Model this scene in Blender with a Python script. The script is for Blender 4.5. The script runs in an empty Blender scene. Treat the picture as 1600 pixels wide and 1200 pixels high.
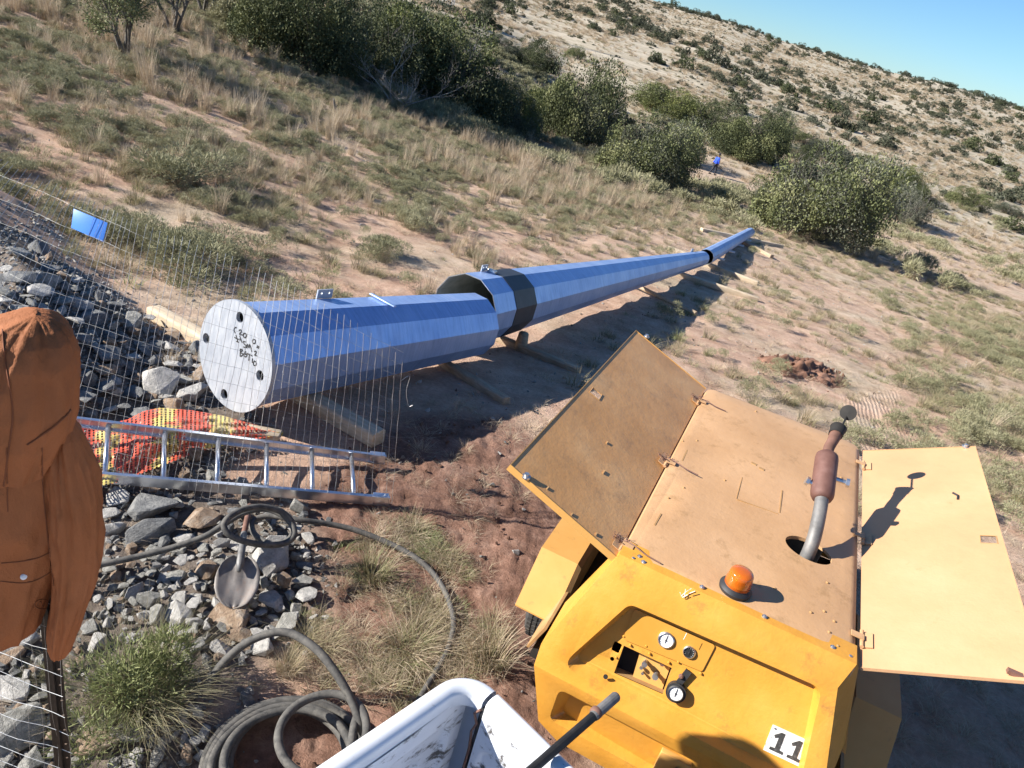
import bpy, bmesh, math, random
import numpy as np
from mathutils import Vector, Matrix, geometry, noise
from mathutils.bvhtree import BVHTree
random.seed(7); rng = np.random.default_rng(11)
scene = bpy.context.scene
COL = scene.collection
# ------------------------------------------------------------------ camera
FPX = 1155.0; ROLL = math.radians(14.04); PITCH = math.radians(27.1); CH = 3.2
RX = np.array([1.,0,0]); UP0 = np.array([0, math.sin(PITCH), math.cos(PITCH)])
CF = np.array([0, math.cos(PITCH), -math.sin(PITCH)])
CR = math.cos(ROLL)*RX + math.sin(ROLL)*UP0
CU = -math.sin(ROLL)*RX + math.cos(ROLL)*UP0
CC = np.array([0,0,CH])
cam = bpy.data.cameras.new('camera'); camo = bpy.data.objects.new('camera', cam); COL.objects.link(camo)
cam.sensor_width = 36; cam.lens = 36*FPX/1600; cam.clip_start = .05; cam.clip_end = 3000
m = Matrix.Identity(4)
for i in range(3):
    m[i][0] = CR[i]; m[i][1] = CU[i]; m[i][2] = -CF[i]; m[i][3] = CC[i]
camo.matrix_world = m
scene.camera = camo
# ------------------------------------------------------------------ light
LD = np.array([.8658,.1394,-.4806])                 # direction the sunlight travels
world = bpy.data.worlds.new('World'); scene.world = world; world.use_nodes = True
nt = world.node_tree; bg = nt.nodes['Background']
sky = nt.nodes.new('ShaderNodeTexSky'); sky.sky_type = 'NISHITA'; sky.sun_disc = False
sky.sun_elevation = math.asin(-LD[2]); sky.sun_rotation = math.atan2(-LD[0], -LD[1])
sky.altitude = 900; sky.air_density = 1.0; sky.dust_density = .15; sky.ozone_density = 2.6
tint = nt.nodes.new('ShaderNodeMix'); tint.data_type='RGBA'; tint.blend_type='MULTIPLY'; tint.inputs[0].default_value=1
nt.links.new(sky.outputs[0], tint.inputs[6]); tint.inputs[7].default_value=(.66,.93,1.20,1)      # white balance of the clear dry air
nt.links.new(tint.outputs[2], bg.inputs[0]); bg.inputs[1].default_value = .050
sun = bpy.data.lights.new('sun','SUN'); sun.energy = 4.6; sun.angle = math.radians(.5); sun.color = (1,.955,.88)
suno = bpy.data.objects.new('sun', sun); COL.objects.link(suno)
suno.rotation_euler = Vector(LD.tolist()).to_track_quat('-Z','Y').to_euler()
scene.view_settings.view_transform = 'Standard'; scene.view_settings.look = 'None'
scene.view_settings.gamma = 1; scene.view_settings.use_curve_mapping = False
scene.view_settings.exposure = 1.32
scene.render.engine = 'CYCLES'

# ------------------------------------------------------------------ terrain
def smn(a,b,x):
    t = np.clip((x-a)/(b-a),0,1); return t*t*(3-2*t)
BANK = [(-6.4,7.6),(-5.1,6.2),(-3.95,5.2),(-3.6,4.2),(-3.9,2.6),(-4.6,.6)]
def bankh(x,y):
    best = np.full(np.shape(x), 9.); side = np.zeros(np.shape(x))
    for (ax,ay),(bx,by) in zip(BANK[:-1],BANK[1:]):
        dx,dy = bx-ax,by-ay; L2 = dx*dx+dy*dy
        t = np.clip(((x-ax)*dx+(y-ay)*dy)/L2,0,1)
        qx,qy = x-(ax+t*dx), y-(ay+t*dy); d = np.hypot(qx,qy)
        s = np.sign(qx*(-dy)+qy*dx)                      # + on the right-hand (foot) side
        u = d < best; best = np.where(u,d,best); side = np.where(u,-s*1.0,side)
    w = np.where(side<0, .95, .80)
    return .46*np.clip(1-best/w,0,1)**1.0
def hgt(x,y):
    x = np.asarray(x,float); y = np.asarray(y,float)
    dec = -(.5*smn(4.6,9.0,y)+.093*np.maximum(0,np.minimum(y,65)-7.5))
    lat = -.04*x*smn(5,14,y)
    lf = .0053*np.maximum(0,-x-3)*np.maximum(0,y-4); lf = 6*np.tanh(lf/6)
    near = dec+lat+lf
    # micro relief
    r = np.hypot(x,y)
    n1 = np.sin(x*.9+1.3*np.sin(y*.7))*np.sin(y*.8+.9*np.sin(x*.6+2)); n2 = np.sin(x*.23+2+np.sin(y*.19))*np.sin(y*.27+1)
    near = near + .035*n1*smn(6,14,r) + .22*n2*smn(14,40,r)
    near = near + bankh(x,y)
    a = np.clip(x/np.maximum(y,1),-1.2,1.2)
    e = np.clip(.031-.0375*a,-.012,.075); R = 300.
    z65 = -(.5+.093*57.5) - .04*x
    z65 = np.maximum(-14,z65)
    q = np.clip((y-65)/(R-65),0,1)
    zr = CH + R*np.sqrt(1+a*a)*e + .5*np.sin(a*17)+.25*np.sin(a*47+1)
    zf = z65*(1-q**1.1)+zr*q**1.1 + .5*np.sin(x*.025+1+.5*np.sin(y*.03))*smn(70,110,y)*(1-q)
    zf = zf - .12*np.maximum(0,y-R)
    lfk = lf*(1-np.clip((y-65)/60,0,1))
    far = zf + lfk
    k = smn(55,78,y)
    return near*(1-k)+far*k
def H1(x,y): return float(hgt(x,y))
def ray(px,py): return (px-800)/FPX*CR-(py-600)/FPX*CU+CF
def P(px,py,z=0.0):
    d = ray(px,py); return CC+d*((z-CH)/d[2])
def D(px,py,t): return CC+ray(px,py)*t
def G(px,py,off=0.0):
    d = ray(px,py); t = 1.0
    while t < 700:
        q = CC+d*t
        if q[2]-off < H1(q[0],q[1]): break
        t *= 1.012
    lo,hi = t/1.012,t
    for _ in range(25):
        mm=(lo+hi)/2; q=CC+d*mm
        if q[2]-off < H1(q[0],q[1]): hi=mm
        else: lo=mm
    return CC+d*hi
def proj(x,y,z):
    qx,qy,qz = x-CC[0],y-CC[1],z-CC[2]
    w = qx*CF[0]+qy*CF[1]+qz*CF[2]
    a = qx*CR[0]+qy*CR[1]+qz*CR[2]; b = qx*CU[0]+qy*CU[1]+qz*CU[2]
    w2 = np.where(w>.05,w,.05)
    return 800+FPX*a/w2, 600-FPX*b/w2, w

# ------------------------------------------------------------------ materials
def ramp(nt, fac, stops):
    r = nt.nodes.new('ShaderNodeValToRGB'); el = r.color_ramp.elements
    while len(el) < len(stops): el.new(.5)
    for e,(p,c) in zip(el,stops): e.position=p; e.color=(*c,1)
    nt.links.new(fac, r.inputs[0]); return r.outputs[0]
def noise_n(nt, vec, scale, detail=6, rough=.6, dist=0):
    n = nt.nodes.new('ShaderNodeTexNoise'); n.inputs['Scale'].default_value=scale
    n.inputs['Detail'].default_value=detail; n.inputs['Roughness'].default_value=rough; n.inputs['Distortion'].default_value=dist
    if vec: nt.links.new(vec,n.inputs['Vector'])
    return n.outputs['Fac']
def coords(nt, kind='Object', scale=None):
    c = nt.nodes.new('ShaderNodeTexCoord').outputs[kind]
    if scale:
        mp = nt.nodes.new('ShaderNodeMapping'); mp.inputs['Scale'].default_value=scale; nt.links.new(c,mp.inputs[0]); c = mp.outputs[0]
    return c
def mixc(nt, fac, a, b, mode='MIX'):
    n = nt.nodes.new('ShaderNodeMix'); n.data_type='RGBA'; n.blend_type=mode
    for s,v in ((n.inputs[0],fac),(n.inputs[6],a),(n.inputs[7],b)):
        if isinstance(v,(int,float)): s.default_value=v
        elif isinstance(v,tuple): s.default_value=(*v,1)
        else: nt.links.new(v,s)
    return n.outputs[2]
def math_n(nt, op, a, b=None):
    n = nt.nodes.new('ShaderNodeMath'); n.operation=op
    for i,v in enumerate((a,b)):
        if v is None: continue
        if isinstance(v,(int,float)): n.inputs[i].default_value=v
        else: nt.links.new(v,n.inputs[i])
    return n.outputs[0]
def newmat(name):
    mt = bpy.data.materials.new(name); mt.use_nodes=True; nt = mt.node_tree
    return mt, nt, nt.nodes['Principled BSDF']
def setbump(nt, b, h, strength=.3, dist=.01):
    bp = nt.nodes.new('ShaderNodeBump'); bp.inputs['Strength'].default_value=strength; bp.inputs['Distance'].default_value=dist
    nt.links.new(h,bp.inputs['Height']); nt.links.new(bp.outputs[0],b.inputs['Normal'])
def mat(name, stops, scale=5, rough=.6, metal=0, bump=.2, bscale=None, bdist=.005, stretch=None, kind='Object', detail=6, dirt=None, spec=None, dist=0):
    mt,nt,b = newmat(name); c = coords(nt,kind,stretch)
    n = noise_n(nt,c,scale,detail,.62,dist)
    col = ramp(nt,n,stops)
    if dirt:                                        # (colour, scale, low, high)
        dn = noise_n(nt,c,dirt[1],8,.75)
        mk = ramp(nt,dn,[(dirt[2]-.07,(0,0,0)),(dirt[3]-.05,(1,1,1))])
        col = mixc(nt,mk,col,dirt[0])
    nt.links.new(col,b.inputs['Base Color'])
    b.inputs['Metallic'].default_value=metal; b.inputs['Roughness'].default_value=rough
    if spec is not None: b.inputs['Specular IOR Level'].default_value=spec
    if bump: setbump(nt,b,noise_n(nt,c,bscale or scale*4,6,.7),bump,bdist)
    return mt
M = {}
def s3(a,b,c): return [(.3,a),(.5,b),(.7,c)]
M['faded'] = mat('faded_yellow_paint', s3((.43,.245,.115),(.49,.29,.145),(.54,.33,.175)),2.2,.5,0,.3,3,.02,dirt=((.30,.17,.07),9,.62,.8))
M['faded_dirty'] = mat('stained_yellow_paint', s3((.54,.265,.085),(.62,.32,.115),(.69,.39,.16)),2.6,.42,0,.35,2.5,.02,dirt=((.30,.17,.08),4,.62,.85))
M['door_light'] = mat('pale_yellow_paint', s3((.47,.262,.132),(.52,.295,.15),(.56,.33,.178)),1.8,.5,0,.35,2.2,.02,dirt=((.40,.25,.12),12,.68,.8))
M['yellow'] = mat('yellow_paint', s3((.52,.235,.03),(.58,.275,.04),(.62,.32,.06)),3,.32,0,.28,5,.02,dirt=((.36,.17,.04),7,.64,.78))
M['yellow_flat'] = mat('yellow_panel_paint', s3((.50,.235,.03),(.55,.26,.04),(.58,.285,.047)),4,.4,0,.08,30,.002,dirt=((.34,.17,.04),10,.68,.8))
M['fender'] = mat('fender_paint', s3((.53,.275,.07),(.57,.305,.085),(.61,.34,.105)),4,.45,0,.1,30,.002,dirt=((.36,.2,.07),11,.66,.8))
M['seal'] = mat('brown_sheet_metal', s3((.30,.17,.07),(.38,.22,.09),(.44,.27,.12)),7,.6,0,.2,30,.002)
M['rust'] = mat('rusty_steel', s3((.10,.05,.035),(.17,.085,.06),(.24,.13,.10)),9,.75,.2,.3,60,.002)
M['muffler'] = mat('rusty_pink_steel', s3((.10,.045,.034),(.15,.072,.056),(.21,.115,.095)),8,.65,.2,.2,60,.002)
M['pipe_grey'] = mat('sooty_grey_pipe', s3((.10,.095,.09),(.17,.165,.16),(.24,.22,.2)),12,.6,.4,.25,60,.002)
M['black'] = mat('black_rubber', s3((.012,.012,.013),(.02,.02,.022),(.035,.034,.033)),14,.6,0,.2,80,.001)
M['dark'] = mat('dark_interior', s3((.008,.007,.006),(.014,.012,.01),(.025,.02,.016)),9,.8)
M['engine'] = mat('oily_engine_metal', s3((.02,.018,.016),(.05,.045,.04),(.09,.075,.06)),9,.55,.4)
M['chrome'] = mat('zinc_steel', s3((.45,.45,.46),(.6,.6,.6),(.7,.7,.7)),20,.3,.9,.1,60,.001)
M['gauge_white'] = mat('gauge_face', s3((.62,.63,.62),(.72,.72,.71),(.78,.78,.77)),30,.3,0,0)
M['gauge_black'] = mat('black_gauge_face', s3((.015,.016,.016),(.02,.022,.022),(.03,.03,.03)),30,.25,0,0)
M['white_plate'] = mat('white_enamel', s3((.60,.59,.55),(.74,.73,.70),(.78,.77,.75)),60,.45,0,.2,90,.001,dirt=((.28,.25,.2),50,.62,.72))
M['ink'] = mat('black_lettering', s3((.03,.03,.03),(.045,.044,.042),(.10,.095,.09)),70,.5,0,0)
M['galv'] = None
M['wood'] = mat('weathered_timber', s3((.26,.19,.12),(.36,.27,.18),(.45,.35,.25)),6,.85,0,.5,30,.006,stretch=(1,6,6))
M['wood_pale'] = mat('pale_timber', s3((.40,.31,.21),(.50,.40,.28),(.58,.48,.35)),6,.85,0,.5,30,.006,stretch=(1,6,6))
M['alu'] = mat('aluminium', s3((.55,.57,.62),(.66,.68,.72),(.74,.75,.78)),14,.28,.9,.08,90,.001)
M['wire'] = mat('galvanised_wire', s3((.42,.42,.42),(.55,.55,.54),(.62,.62,.6)),30,.45,.6,0)
M['wire_dull'] = mat('dull_wire', s3((.22,.22,.22),(.30,.30,.29),(.38,.37,.36)),30,.6,.4,0)
M['hose'] = mat('dusty_rubber_hose', s3((.055,.052,.048),(.09,.084,.075),(.14,.128,.11)),18,.8,0,.3,70,.002,dirt=((.04,.038,.036),25,.55,.7))
M['jacket'] = mat('tan_orange_cloth', s3((.23,.080,.028),(.265,.094,.034),(.30,.108,.042)),5,.75,0,.6,13,.02,spec=.25,stretch=(1,1,.55))
M['seam'] = mat('cloth_seam', s3((.12,.035,.01),(.15,.045,.013),(.17,.05,.015)),5,.8,0,0)
M['post'] = mat('black_steel_post', s3((.012,.012,.013),(.02,.019,.018),(.035,.032,.03)),20,.5,.3,.2,70,.001)
M['truck'] = mat('white_truck_paint', s3((.60,.62,.65),(.68,.69,.72),(.72,.73,.75)),4,.25,0,.08,9,.006,dirt=((.16,.13,.11),22,.70,.76))
M['truck_in'] = mat('scuffed_white_paint', s3((.60,.62,.67),(.70,.72,.76),(.76,.77,.80)),4,.35,0,.12,9,.006,dirt=((.09,.08,.07),15,.60,.66),stretch=(1,.45,1))
M['shovel'] = mat('worn_shovel_steel', s3((.13,.115,.105),(.21,.19,.175),(.31,.285,.265)),9,.6,.35,.3,40,.003,dirt=((.22,.15,.11),9,.60,.8))
M['rockA'] = mat('grey_green_rock', s3((.17,.165,.145),(.29,.28,.25),(.43,.41,.37)),3,.9,0,.8,9,.03,kind='Object',detail=9)
M['rockB'] = mat('pale_rock', s3((.28,.27,.25),(.43,.41,.38),(.58,.55,.51)),3,.9,0,.8,9,.03,detail=9)
M['rockC'] = mat('rusty_brown_rock', s3((.17,.11,.07),(.30,.21,.14),(.42,.35,.28)),2.2,.9,0,.8,9,.03,detail=9)
M['rockD'] = mat('shade_dark_rock', s3((.09,.092,.095),(.165,.165,.162),(.27,.265,.25)),3,.9,0,.8,9,.03,detail=9)  # darker rock tone, with the shade of the bank put into the colour
M['bark'] = mat('grey_bark', s3((.06,.05,.04),(.11,.095,.08),(.20,.18,.15)),7,.9,0,.5,30,.01)
M['deadwood'] = mat('dead_grey_wood', s3((.16,.145,.13),(.25,.23,.21),(.36,.34,.31)),7,.9,0,.3,30,.01)
M['soil'] = mat('red_soil', s3((.12,.055,.032),(.20,.10,.062),(.30,.165,.11)),4,.95,0,.9,14,.03,detail=9)
M['sign'] = mat('blue_sign_paint', s3((.06,.22,.68),(.075,.25,.74),(.09,.28,.78)),4,.4,0,0)
M['blue_cloth'] = mat('blue_cloth', s3((.01,.05,.45),(.015,.07,.55),(.02,.09,.62)),6,.8,0,0)
M['dark_cloth'] = mat('dark_trouser_cloth', s3((.01,.012,.02),(.015,.017,.028),(.02,.022,.035)),6,.8,0,0)
M['skin'] = mat('skin', s3((.10,.05,.03),(.13,.07,.045),(.16,.09,.06)),6,.6,0,0)
M['tyre'] = mat('tyre_rubber', s3((.02,.02,.02),(.04,.038,.036),(.08,.07,.06)),12,.85,0,.3,40,.003)
M['pylon'] = mat('pylon_steel', s3((.25,.25,.26),(.3,.3,.3),(.36,.36,.36)),5,.6,.4,0)
def amber():
    mt,nt,b = newmat('amber_lens'); b.inputs['Base Color'].default_value=(.78,.17,.012,1); b.inputs['Roughness'].default_value=.12
    b.inputs['Transmission Weight'].default_value=.35; b.inputs['Coat Weight'].default_value=.6; return mt
M['amber']=amber()
def galv():
    mt,nt,b = newmat('galvanised_steel'); c = coords(nt,'Object'); c2 = coords(nt,'Object',(1.6,1.6,16))
    n = noise_n(nt,c,2.4,6,.6); col = ramp(nt,n,[(.3,(.28,.40,.68)),(.5,(.34,.47,.75)),(.72,(.45,.56,.81))])  # blue of the reflected sky is put into the steel's base colour
    st = noise_n(nt,c2,2.0,8,.75); mk = ramp(nt,st,[(.30,(.74,.76,.82)),(.5,(1,1,1)),(.68,(1.14,1.13,1.1))])
    col = mixc(nt,1.0,col,mk,'MULTIPLY')
    sp = noise_n(nt,c,26,5,.8); mk2 = ramp(nt,sp,[(.63,(0,0,0)),(.72,(1,1,1))])
    col = mixc(nt,math_n(nt,'MULTIPLY',mk2,.4),col,(.12,.13,.17))
    nt.links.new(col,b.inputs['Base Color'])
    rr = ramp(nt,noise_n(nt,c2,3,6,.7),[(.3,(.30,.30,.30)),(.7,(.52,.52,.52))]); nt.links.new(rr,b.inputs['Roughness'])
    b.inputs['Metallic'].default_value=.55
    setbump(nt,b,noise_n(nt,c,14,5,.6),.12,.004)
    return mt
M['galv']=galv()
M['galv_plate'] = mat('galvanised_plate', s3((.30,.325,.37),(.39,.415,.455),(.48,.50,.53)),7,.5,.3,.15,30,.002,stretch=(3,1,1),detail=9)
M['galv_dark'] = mat('dark_bitumen_band', s3((.018,.021,.03),(.026,.03,.042),(.04,.044,.055)),6,.5,0,.1)
M['galv_in'] = mat('lightened_pipe_inside', s3((.20,.215,.20),(.27,.285,.265),(.33,.345,.32)),6,.7,.3,.1)  # colour lightened to make up for the little light inside
def netmat():
    mt,nt,b = newmat('barrier_netting'); uv = nt.nodes.new('ShaderNodeUVMap').outputs[0]
    sep = nt.nodes.new('ShaderNodeSeparateXYZ'); nt.links.new(uv,sep.inputs[0])
    x = sep.outputs[0]; y = sep.outputs[1]
    n = noise_n(nt,uv,5,4,.6)
    band = math_n(nt,'SINE',math_n(nt,'ADD',math_n(nt,'MULTIPLY',x,24.0),math_n(nt,'MULTIPLY',n,6.0)))
    col = ramp(nt,band,[(.0,(.70,.11,.06)),(.45,(.74,.19,.10)),(.62,(.62,.45,.12)),(1,(.66,.53,.17))])
    a = math_n(nt,'GREATER_THAN',math_n(nt,'SINE',math_n(nt,'MULTIPLY',x,330.)),-.05)
    a2 = math_n(nt,'GREATER_THAN',math_n(nt,'SINE',math_n(nt,'MULTIPLY',y,150.)),.75)
    al = math_n(nt,'MAXIMUM',a,a2)
    nt.links.new(col,b.inputs['Base Color']); nt.links.new(al,b.inputs['Alpha']); b.inputs['Roughness'].default_value=.5
    return mt
M['net']=netmat()
def leafmat(name, stops, trans=.15, rough=.65):
    mt,nt,b = newmat(name); at = nt.nodes.new('ShaderNodeAttribute'); at.attribute_name='tone'
    oi = nt.nodes.new('ShaderNodeObjectInfo')
    f = math_n(nt,'ADD',math_n(nt,'MULTIPLY',at.outputs['Fac'],.75),math_n(nt,'MULTIPLY',oi.outputs['Random'],.25))
    nt.links.new(ramp(nt,f,stops),b.inputs['Base Color']); b.inputs['Roughness'].default_value=rough
    b.inputs['Specular IOR Level'].default_value=.25
    tr = nt.nodes.new('ShaderNodeBsdfTranslucent'); nt.links.new(b.inputs['Base Color'].links[0].from_socket,tr.inputs[0])
    mx = nt.nodes.new('ShaderNodeMixShader'); mx.inputs[0].default_value=trans
    nt.links.new(b.outputs[0],mx.inputs[1]); nt.links.new(tr.outputs[0],mx.inputs[2])
    nt.links.new(mx.outputs[0],nt.nodes['Material Output'].inputs[0]); return mt
M['leaf_olive'] = leafmat('olive_foliage',[(0,(.055,.065,.026)),(.4,(.12,.135,.055)),(.75,(.195,.205,.09)),(1,(.28,.275,.14))])
M['leaf_dark'] = leafmat('dark_foliage',[(0,(.036,.046,.022)),(.4,(.078,.09,.04)),(.75,(.13,.14,.066)),(1,(.19,.19,.105))])
M['leaf_bright'] = leafmat('yellow_green_foliage',[(0,(.05,.062,.02)),(.4,(.10,.118,.035)),(.75,(.17,.18,.055)),(1,(.24,.235,.08))])
M['leaf_grey'] = leafmat('grey_green_foliage',[(0,(.055,.06,.038)),(.4,(.11,.118,.078)),(.75,(.18,.185,.13)),(1,(.30,.29,.23))])
M['leaf_brown'] = leafmat('dry_brown_foliage',[(0,(.07,.055,.04)),(.5,(.14,.115,.085)),(1,(.26,.22,.17))])
M['leaf_hill'] = leafmat('hillside_foliage',[(0,(.045,.05,.03)),(.5,(.09,.095,.06)),(1,(.15,.15,.10))])
M['straw'] = leafmat('dry_straw_grass',[(0,(.26,.19,.115)),(.4,(.42,.325,.22)),(.75,(.55,.45,.33)),(1,(.66,.57,.45))],.25)
M['strawg'] = leafmat('half_green_grass',[(0,(.14,.13,.065)),(.4,(.25,.22,.12)),(.75,(.38,.32,.20)),(1,(.54,.45,.31))],.25)
M['karoo'] = leafmat('grey_green_shrublet',[(0,(.12,.12,.06)),(.4,(.225,.22,.12)),(.75,(.33,.31,.19)),(1,(.48,.43,.29))],.15)
M['green'] = leafmat('fresh_green_shoots',[(0,(.09,.105,.045)),(.4,(.175,.195,.08)),(.75,(.27,.285,.13)),(1,(.40,.39,.22))],.25)

# ------------------------------------------------------------------ mesh helpers
class MB:
    def __init__(s): s.v=[]; s.f=[]
    def add(s, vs, fs):
        n=len(s.v); s.v += [tuple(map(float,v)) for v in vs]; s.f += [tuple(i+n for i in f) for f in fs]; return s
    def box(s, c, size, rot=None):
        hx,hy,hz=[k/2 for k in size]; vs=[]
        for z in (-hz,hz):
            for x,y in ((-hx,-hy),(hx,-hy),(hx,hy),(-hx,hy)):
                v=Vector((x,y,z)); 
                if rot is not None: v = rot@v
                vs.append((v.x+c[0],v.y+c[1],v.z+c[2]))
        return s.add(vs,[(3,2,1,0),(4,5,6,7),(0,1,5,4),(1,2,6,5),(2,3,7,6),(3,0,4,7)])
    def tube(s, pts, r, n=8, cap=True, closed=False):
        pts=[Vector(tuple(map(float,p))) for p in pts]; N=len(pts); rr = r if isinstance(r,(list,tuple)) else [r]*N
        prev=None; rings=[]
        for i,p in enumerate(pts):
            if closed: t=(pts[(i+1)%N]-pts[i-1])
            else: t=(pts[min(i+1,N-1)]-pts[max(i-1,0)])
            t.normalize()
            if prev is None:
                a = t.cross(Vector((0,0,1)));
                if a.length<.1: a=t.cross(Vector((1,0,0)))
            else: a = prev - t*prev.dot(t)
            a.normalize(); prev=a; b=t.cross(a)
            rings.append([p+(a*math.cos(k*2*math.pi/n)+b*math.sin(k*2*math.pi/n))*rr[i] for k in range(n)])
        vs=[tuple(v) for R in rings for v in R]; fs=[]
        for i in range(N if closed else N-1):
            j=(i+1)%N
            for k in range(n): k2=(k+1)%n; fs.append((i*n+k,i*n+k2,j*n+k2,j*n+k))
        if cap and not closed: fs.append(tuple(reversed(range(n)))); fs.append(tuple((N-1)*n+k for k in range(n)))
        return s.add(vs,fs)
    def lathe(s, prof, c=(0,0,0), axis=(0,0,1), n=24, cap=True):
        ax=Vector(axis).normalized(); a=ax.cross(Vector((0,0,1)))
        if a.length<.1: a=ax.cross(Vector((1,0,0)))
        a.normalize(); b=ax.cross(a); c=Vector(tuple(map(float,c))); vs=[]
        for r,h in prof:
            for k in range(n):
                t=k*2*math.pi/n; vs.append(tuple(c+ax*h+(a*math.cos(t)+b*math.sin(t))*r))
        fs=[]
        for i in range(len(prof)-1):
            for k in range(n): k2=(k+1)%n; fs.append((i*n+k,i*n+k2,(i+1)*n+k2,(i+1)*n+k))
        if cap: fs.append(tuple(reversed(range(n)))); fs.append(tuple((len(prof)-1)*n+k for k in range(n)))
        return s.add(vs,fs)
    def plate(s, outer, holes, th, tf, back=True):
        """flat plate with holes: 2-D loops, tf(x,y,h) maps to 3-D, h in 0..-th"""
        loops=[outer]+list(holes); fl=[[Vector((x,y,0)) for x,y in l] for l in loops]
        tris=geometry.tessellate_polygon(fl); flat=[p for l in loops for p in l]; n=len(flat)
        vs=[tf(x,y,0) for x,y in flat]+[tf(x,y,-th) for x,y in flat]
        fs=[tuple(t) for t in tris]
        if back: fs+=[tuple(i+n for i in reversed(t)) for t in tris]
        o=0
        for l in loops:
            k=len(l)
            for i in range(k): j=(i+1)%k; fs.append((o+i,o+j,o+j+n,o+i+n))
            o+=k
        return s.add(vs,fs)
    def build(s, name, material, parent=None, smooth=False, bevel=0, segs=2, auto=None, loc=None, link=True):
        me=bpy.data.meshes.new(name); me.from_pydata(s.v,[],s.f); me.materials.append(material)
        bm=bmesh.new(); bm.from_mesh(me)
        if bevel: bmesh.ops.remove_doubles(bm,verts=bm.verts,dist=.0004)
        bmesh.ops.recalc_face_normals(bm,faces=bm.faces)
        if auto:
            for e in bm.edges:
                if len(e.link_faces)==2 and e.calc_face_angle(0)>auto: e.smooth=False
        for f in bm.faces: f.smooth = smooth or bool(auto)
        bm.to_mesh(me); bm.free()
        o=bpy.data.objects.new(name,me)
        if link: COL.objects.link(o)
        if parent: o.parent=parent
        if loc is not None: o.location=loc
        if bevel:
            md=o.modifiers.new('bevel','BEVEL'); md.width=bevel; md.segments=segs; md.limit_method='ANGLE'; md.angle_limit=math.radians(28)
            for p in me.polygons: p.use_smooth=True
            md.harden_normals=False
        return o
def tag(o,label=None,cat=None,group=None,kind=None):
    if label: o['label']=label
    if cat: o['category']=cat
    if group: o['group']=group
    if kind: o['kind']=kind
    return o
def empty(name,loc,rz=0,label=None,cat=None,group=None):
    o=bpy.data.objects.new(name,None); COL.objects.link(o); o.location=[float(k) for k in loc]; o.rotation_euler=(0,0,rz); o.empty_display_size=.2
    return tag(o,label,cat,group)
def npmesh(name, V, F, material=None, tone=None, smooth=False):
    me=bpy.data.meshes.new(name); V=np.asarray(V,np.float32); F=np.asarray(F,np.int32)
    me.vertices.add(len(V)); me.vertices.foreach_set('co',V.ravel())
    k=F.shape[1]; me.loops.add(F.size); me.loops.foreach_set('vertex_index',F.ravel())
    me.polygons.add(len(F)); me.polygons.foreach_set('loop_start',np.arange(0,F.size,k,dtype=np.int32))
    me.update(calc_edges=True)
    if smooth: me.polygons.foreach_set('use_smooth',np.ones(len(F),bool))
    if material: me.materials.append(material)
    if tone is not None:
        a=me.attributes.new('tone','FLOAT','POINT'); a.data.foreach_set('value',np.asarray(tone,np.float32))
    return me
def ellipse(cx,cy,rx,ry,n=24,a0=0): return [(cx+rx*math.cos(a0+2*math.pi*k/n),cy+ry*math.sin(a0+2*math.pi*k/n)) for k in range(n)]
def round_poly(pts,r,n=5):
    out=[]; N=len(pts)
    for i in range(N):
        p0=Vector(pts[i-1]);p=Vector(pts[i]);p1=Vector(pts[(i+1)%N]); a=(p0-p).normalized(); b=(p1-p).normalized()
        ang=a.angle(b); d=min(r/math.tan(ang/2),(p0-p).length*.45,(p1-p).length*.45); s=p+a*d; e=p+b*d
        for k in range(n):
            t=k/(n-1); q=(s*(1-t)**2+p*2*t*(1-t)+e*t*t); out.append((q.x,q.y))
    return out
def spline(pts,sub=8,closed=False):
    P_=[Vector(tuple(map(float,p))) for p in pts]; out=[]; N=len(P_)
    rngi = range(N) if closed else range(N-1)
    for i in rngi:
        if closed: a,b,c,d=P_[i-1],P_[i],P_[(i+1)%N],P_[(i+2)%N]
        else: a,b,c,d=P_[max(i-1,0)],P_[i],P_[i+1],P_[min(i+2,N-1)]
        for k in range(sub):
            t=k/sub; out.append(.5*((2*b)+(c-a)*t+(2*a-5*b+4*c-d)*t*t+(3*b-a-3*c+d)*t**3))
    if not closed: out.append(P_[-1])
    return out

# ------------------------------------------------------------------ ground
ratio=1.0115; NR=int(math.log(760/.45)/math.log(ratio)); rad=.45*ratio**np.arange(NR)
ang=[]; t=-math.pi
while t<math.pi-1e-6:
    ang.append(t); t += .0042 if abs(t)<.83 else (.02 if abs(t)<1.1 else .08)
ang=np.array(ang); NA=len(ang)
RR,AA=np.meshgrid(rad,ang,indexing='ij'); GX=RR*np.sin(AA); GY=RR*np.cos(AA)
GZ=hgt(GX,GY)
def vnoise(x,y,seed=0):
    xi=np.floor(x).astype(int); yi=np.floor(y).astype(int); fx=x-xi; fy=y-yi
    fx=fx*fx*(3-2*fx); fy=fy*fy*(3-2*fy)
    def hsh(a,b):
        n=(a*374761393+b*668265263+seed*974634777)&0xffffffff; n=((n^(n>>13))*1274126177)&0xffffffff
        return ((n^(n>>16))&0xffff)/65535.
    return (hsh(xi,yi)*(1-fx)+hsh(xi+1,yi)*fx)*(1-fy)+(hsh(xi,yi+1)*(1-fx)+hsh(xi+1,yi+1)*fx)*fy
def fbm(x,y,s,o=4,seed=0):
    r=0;a=1;n=0
    for i in range(o): r=r+a*vnoise(x*s+17*i,y*s-9*i,seed+i); n+=a; a*=.5; s*=2.1
    return r/n
PXg,PYg,Wg=proj(GX,GY,GZ)
front=(Wg>.1)
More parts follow.
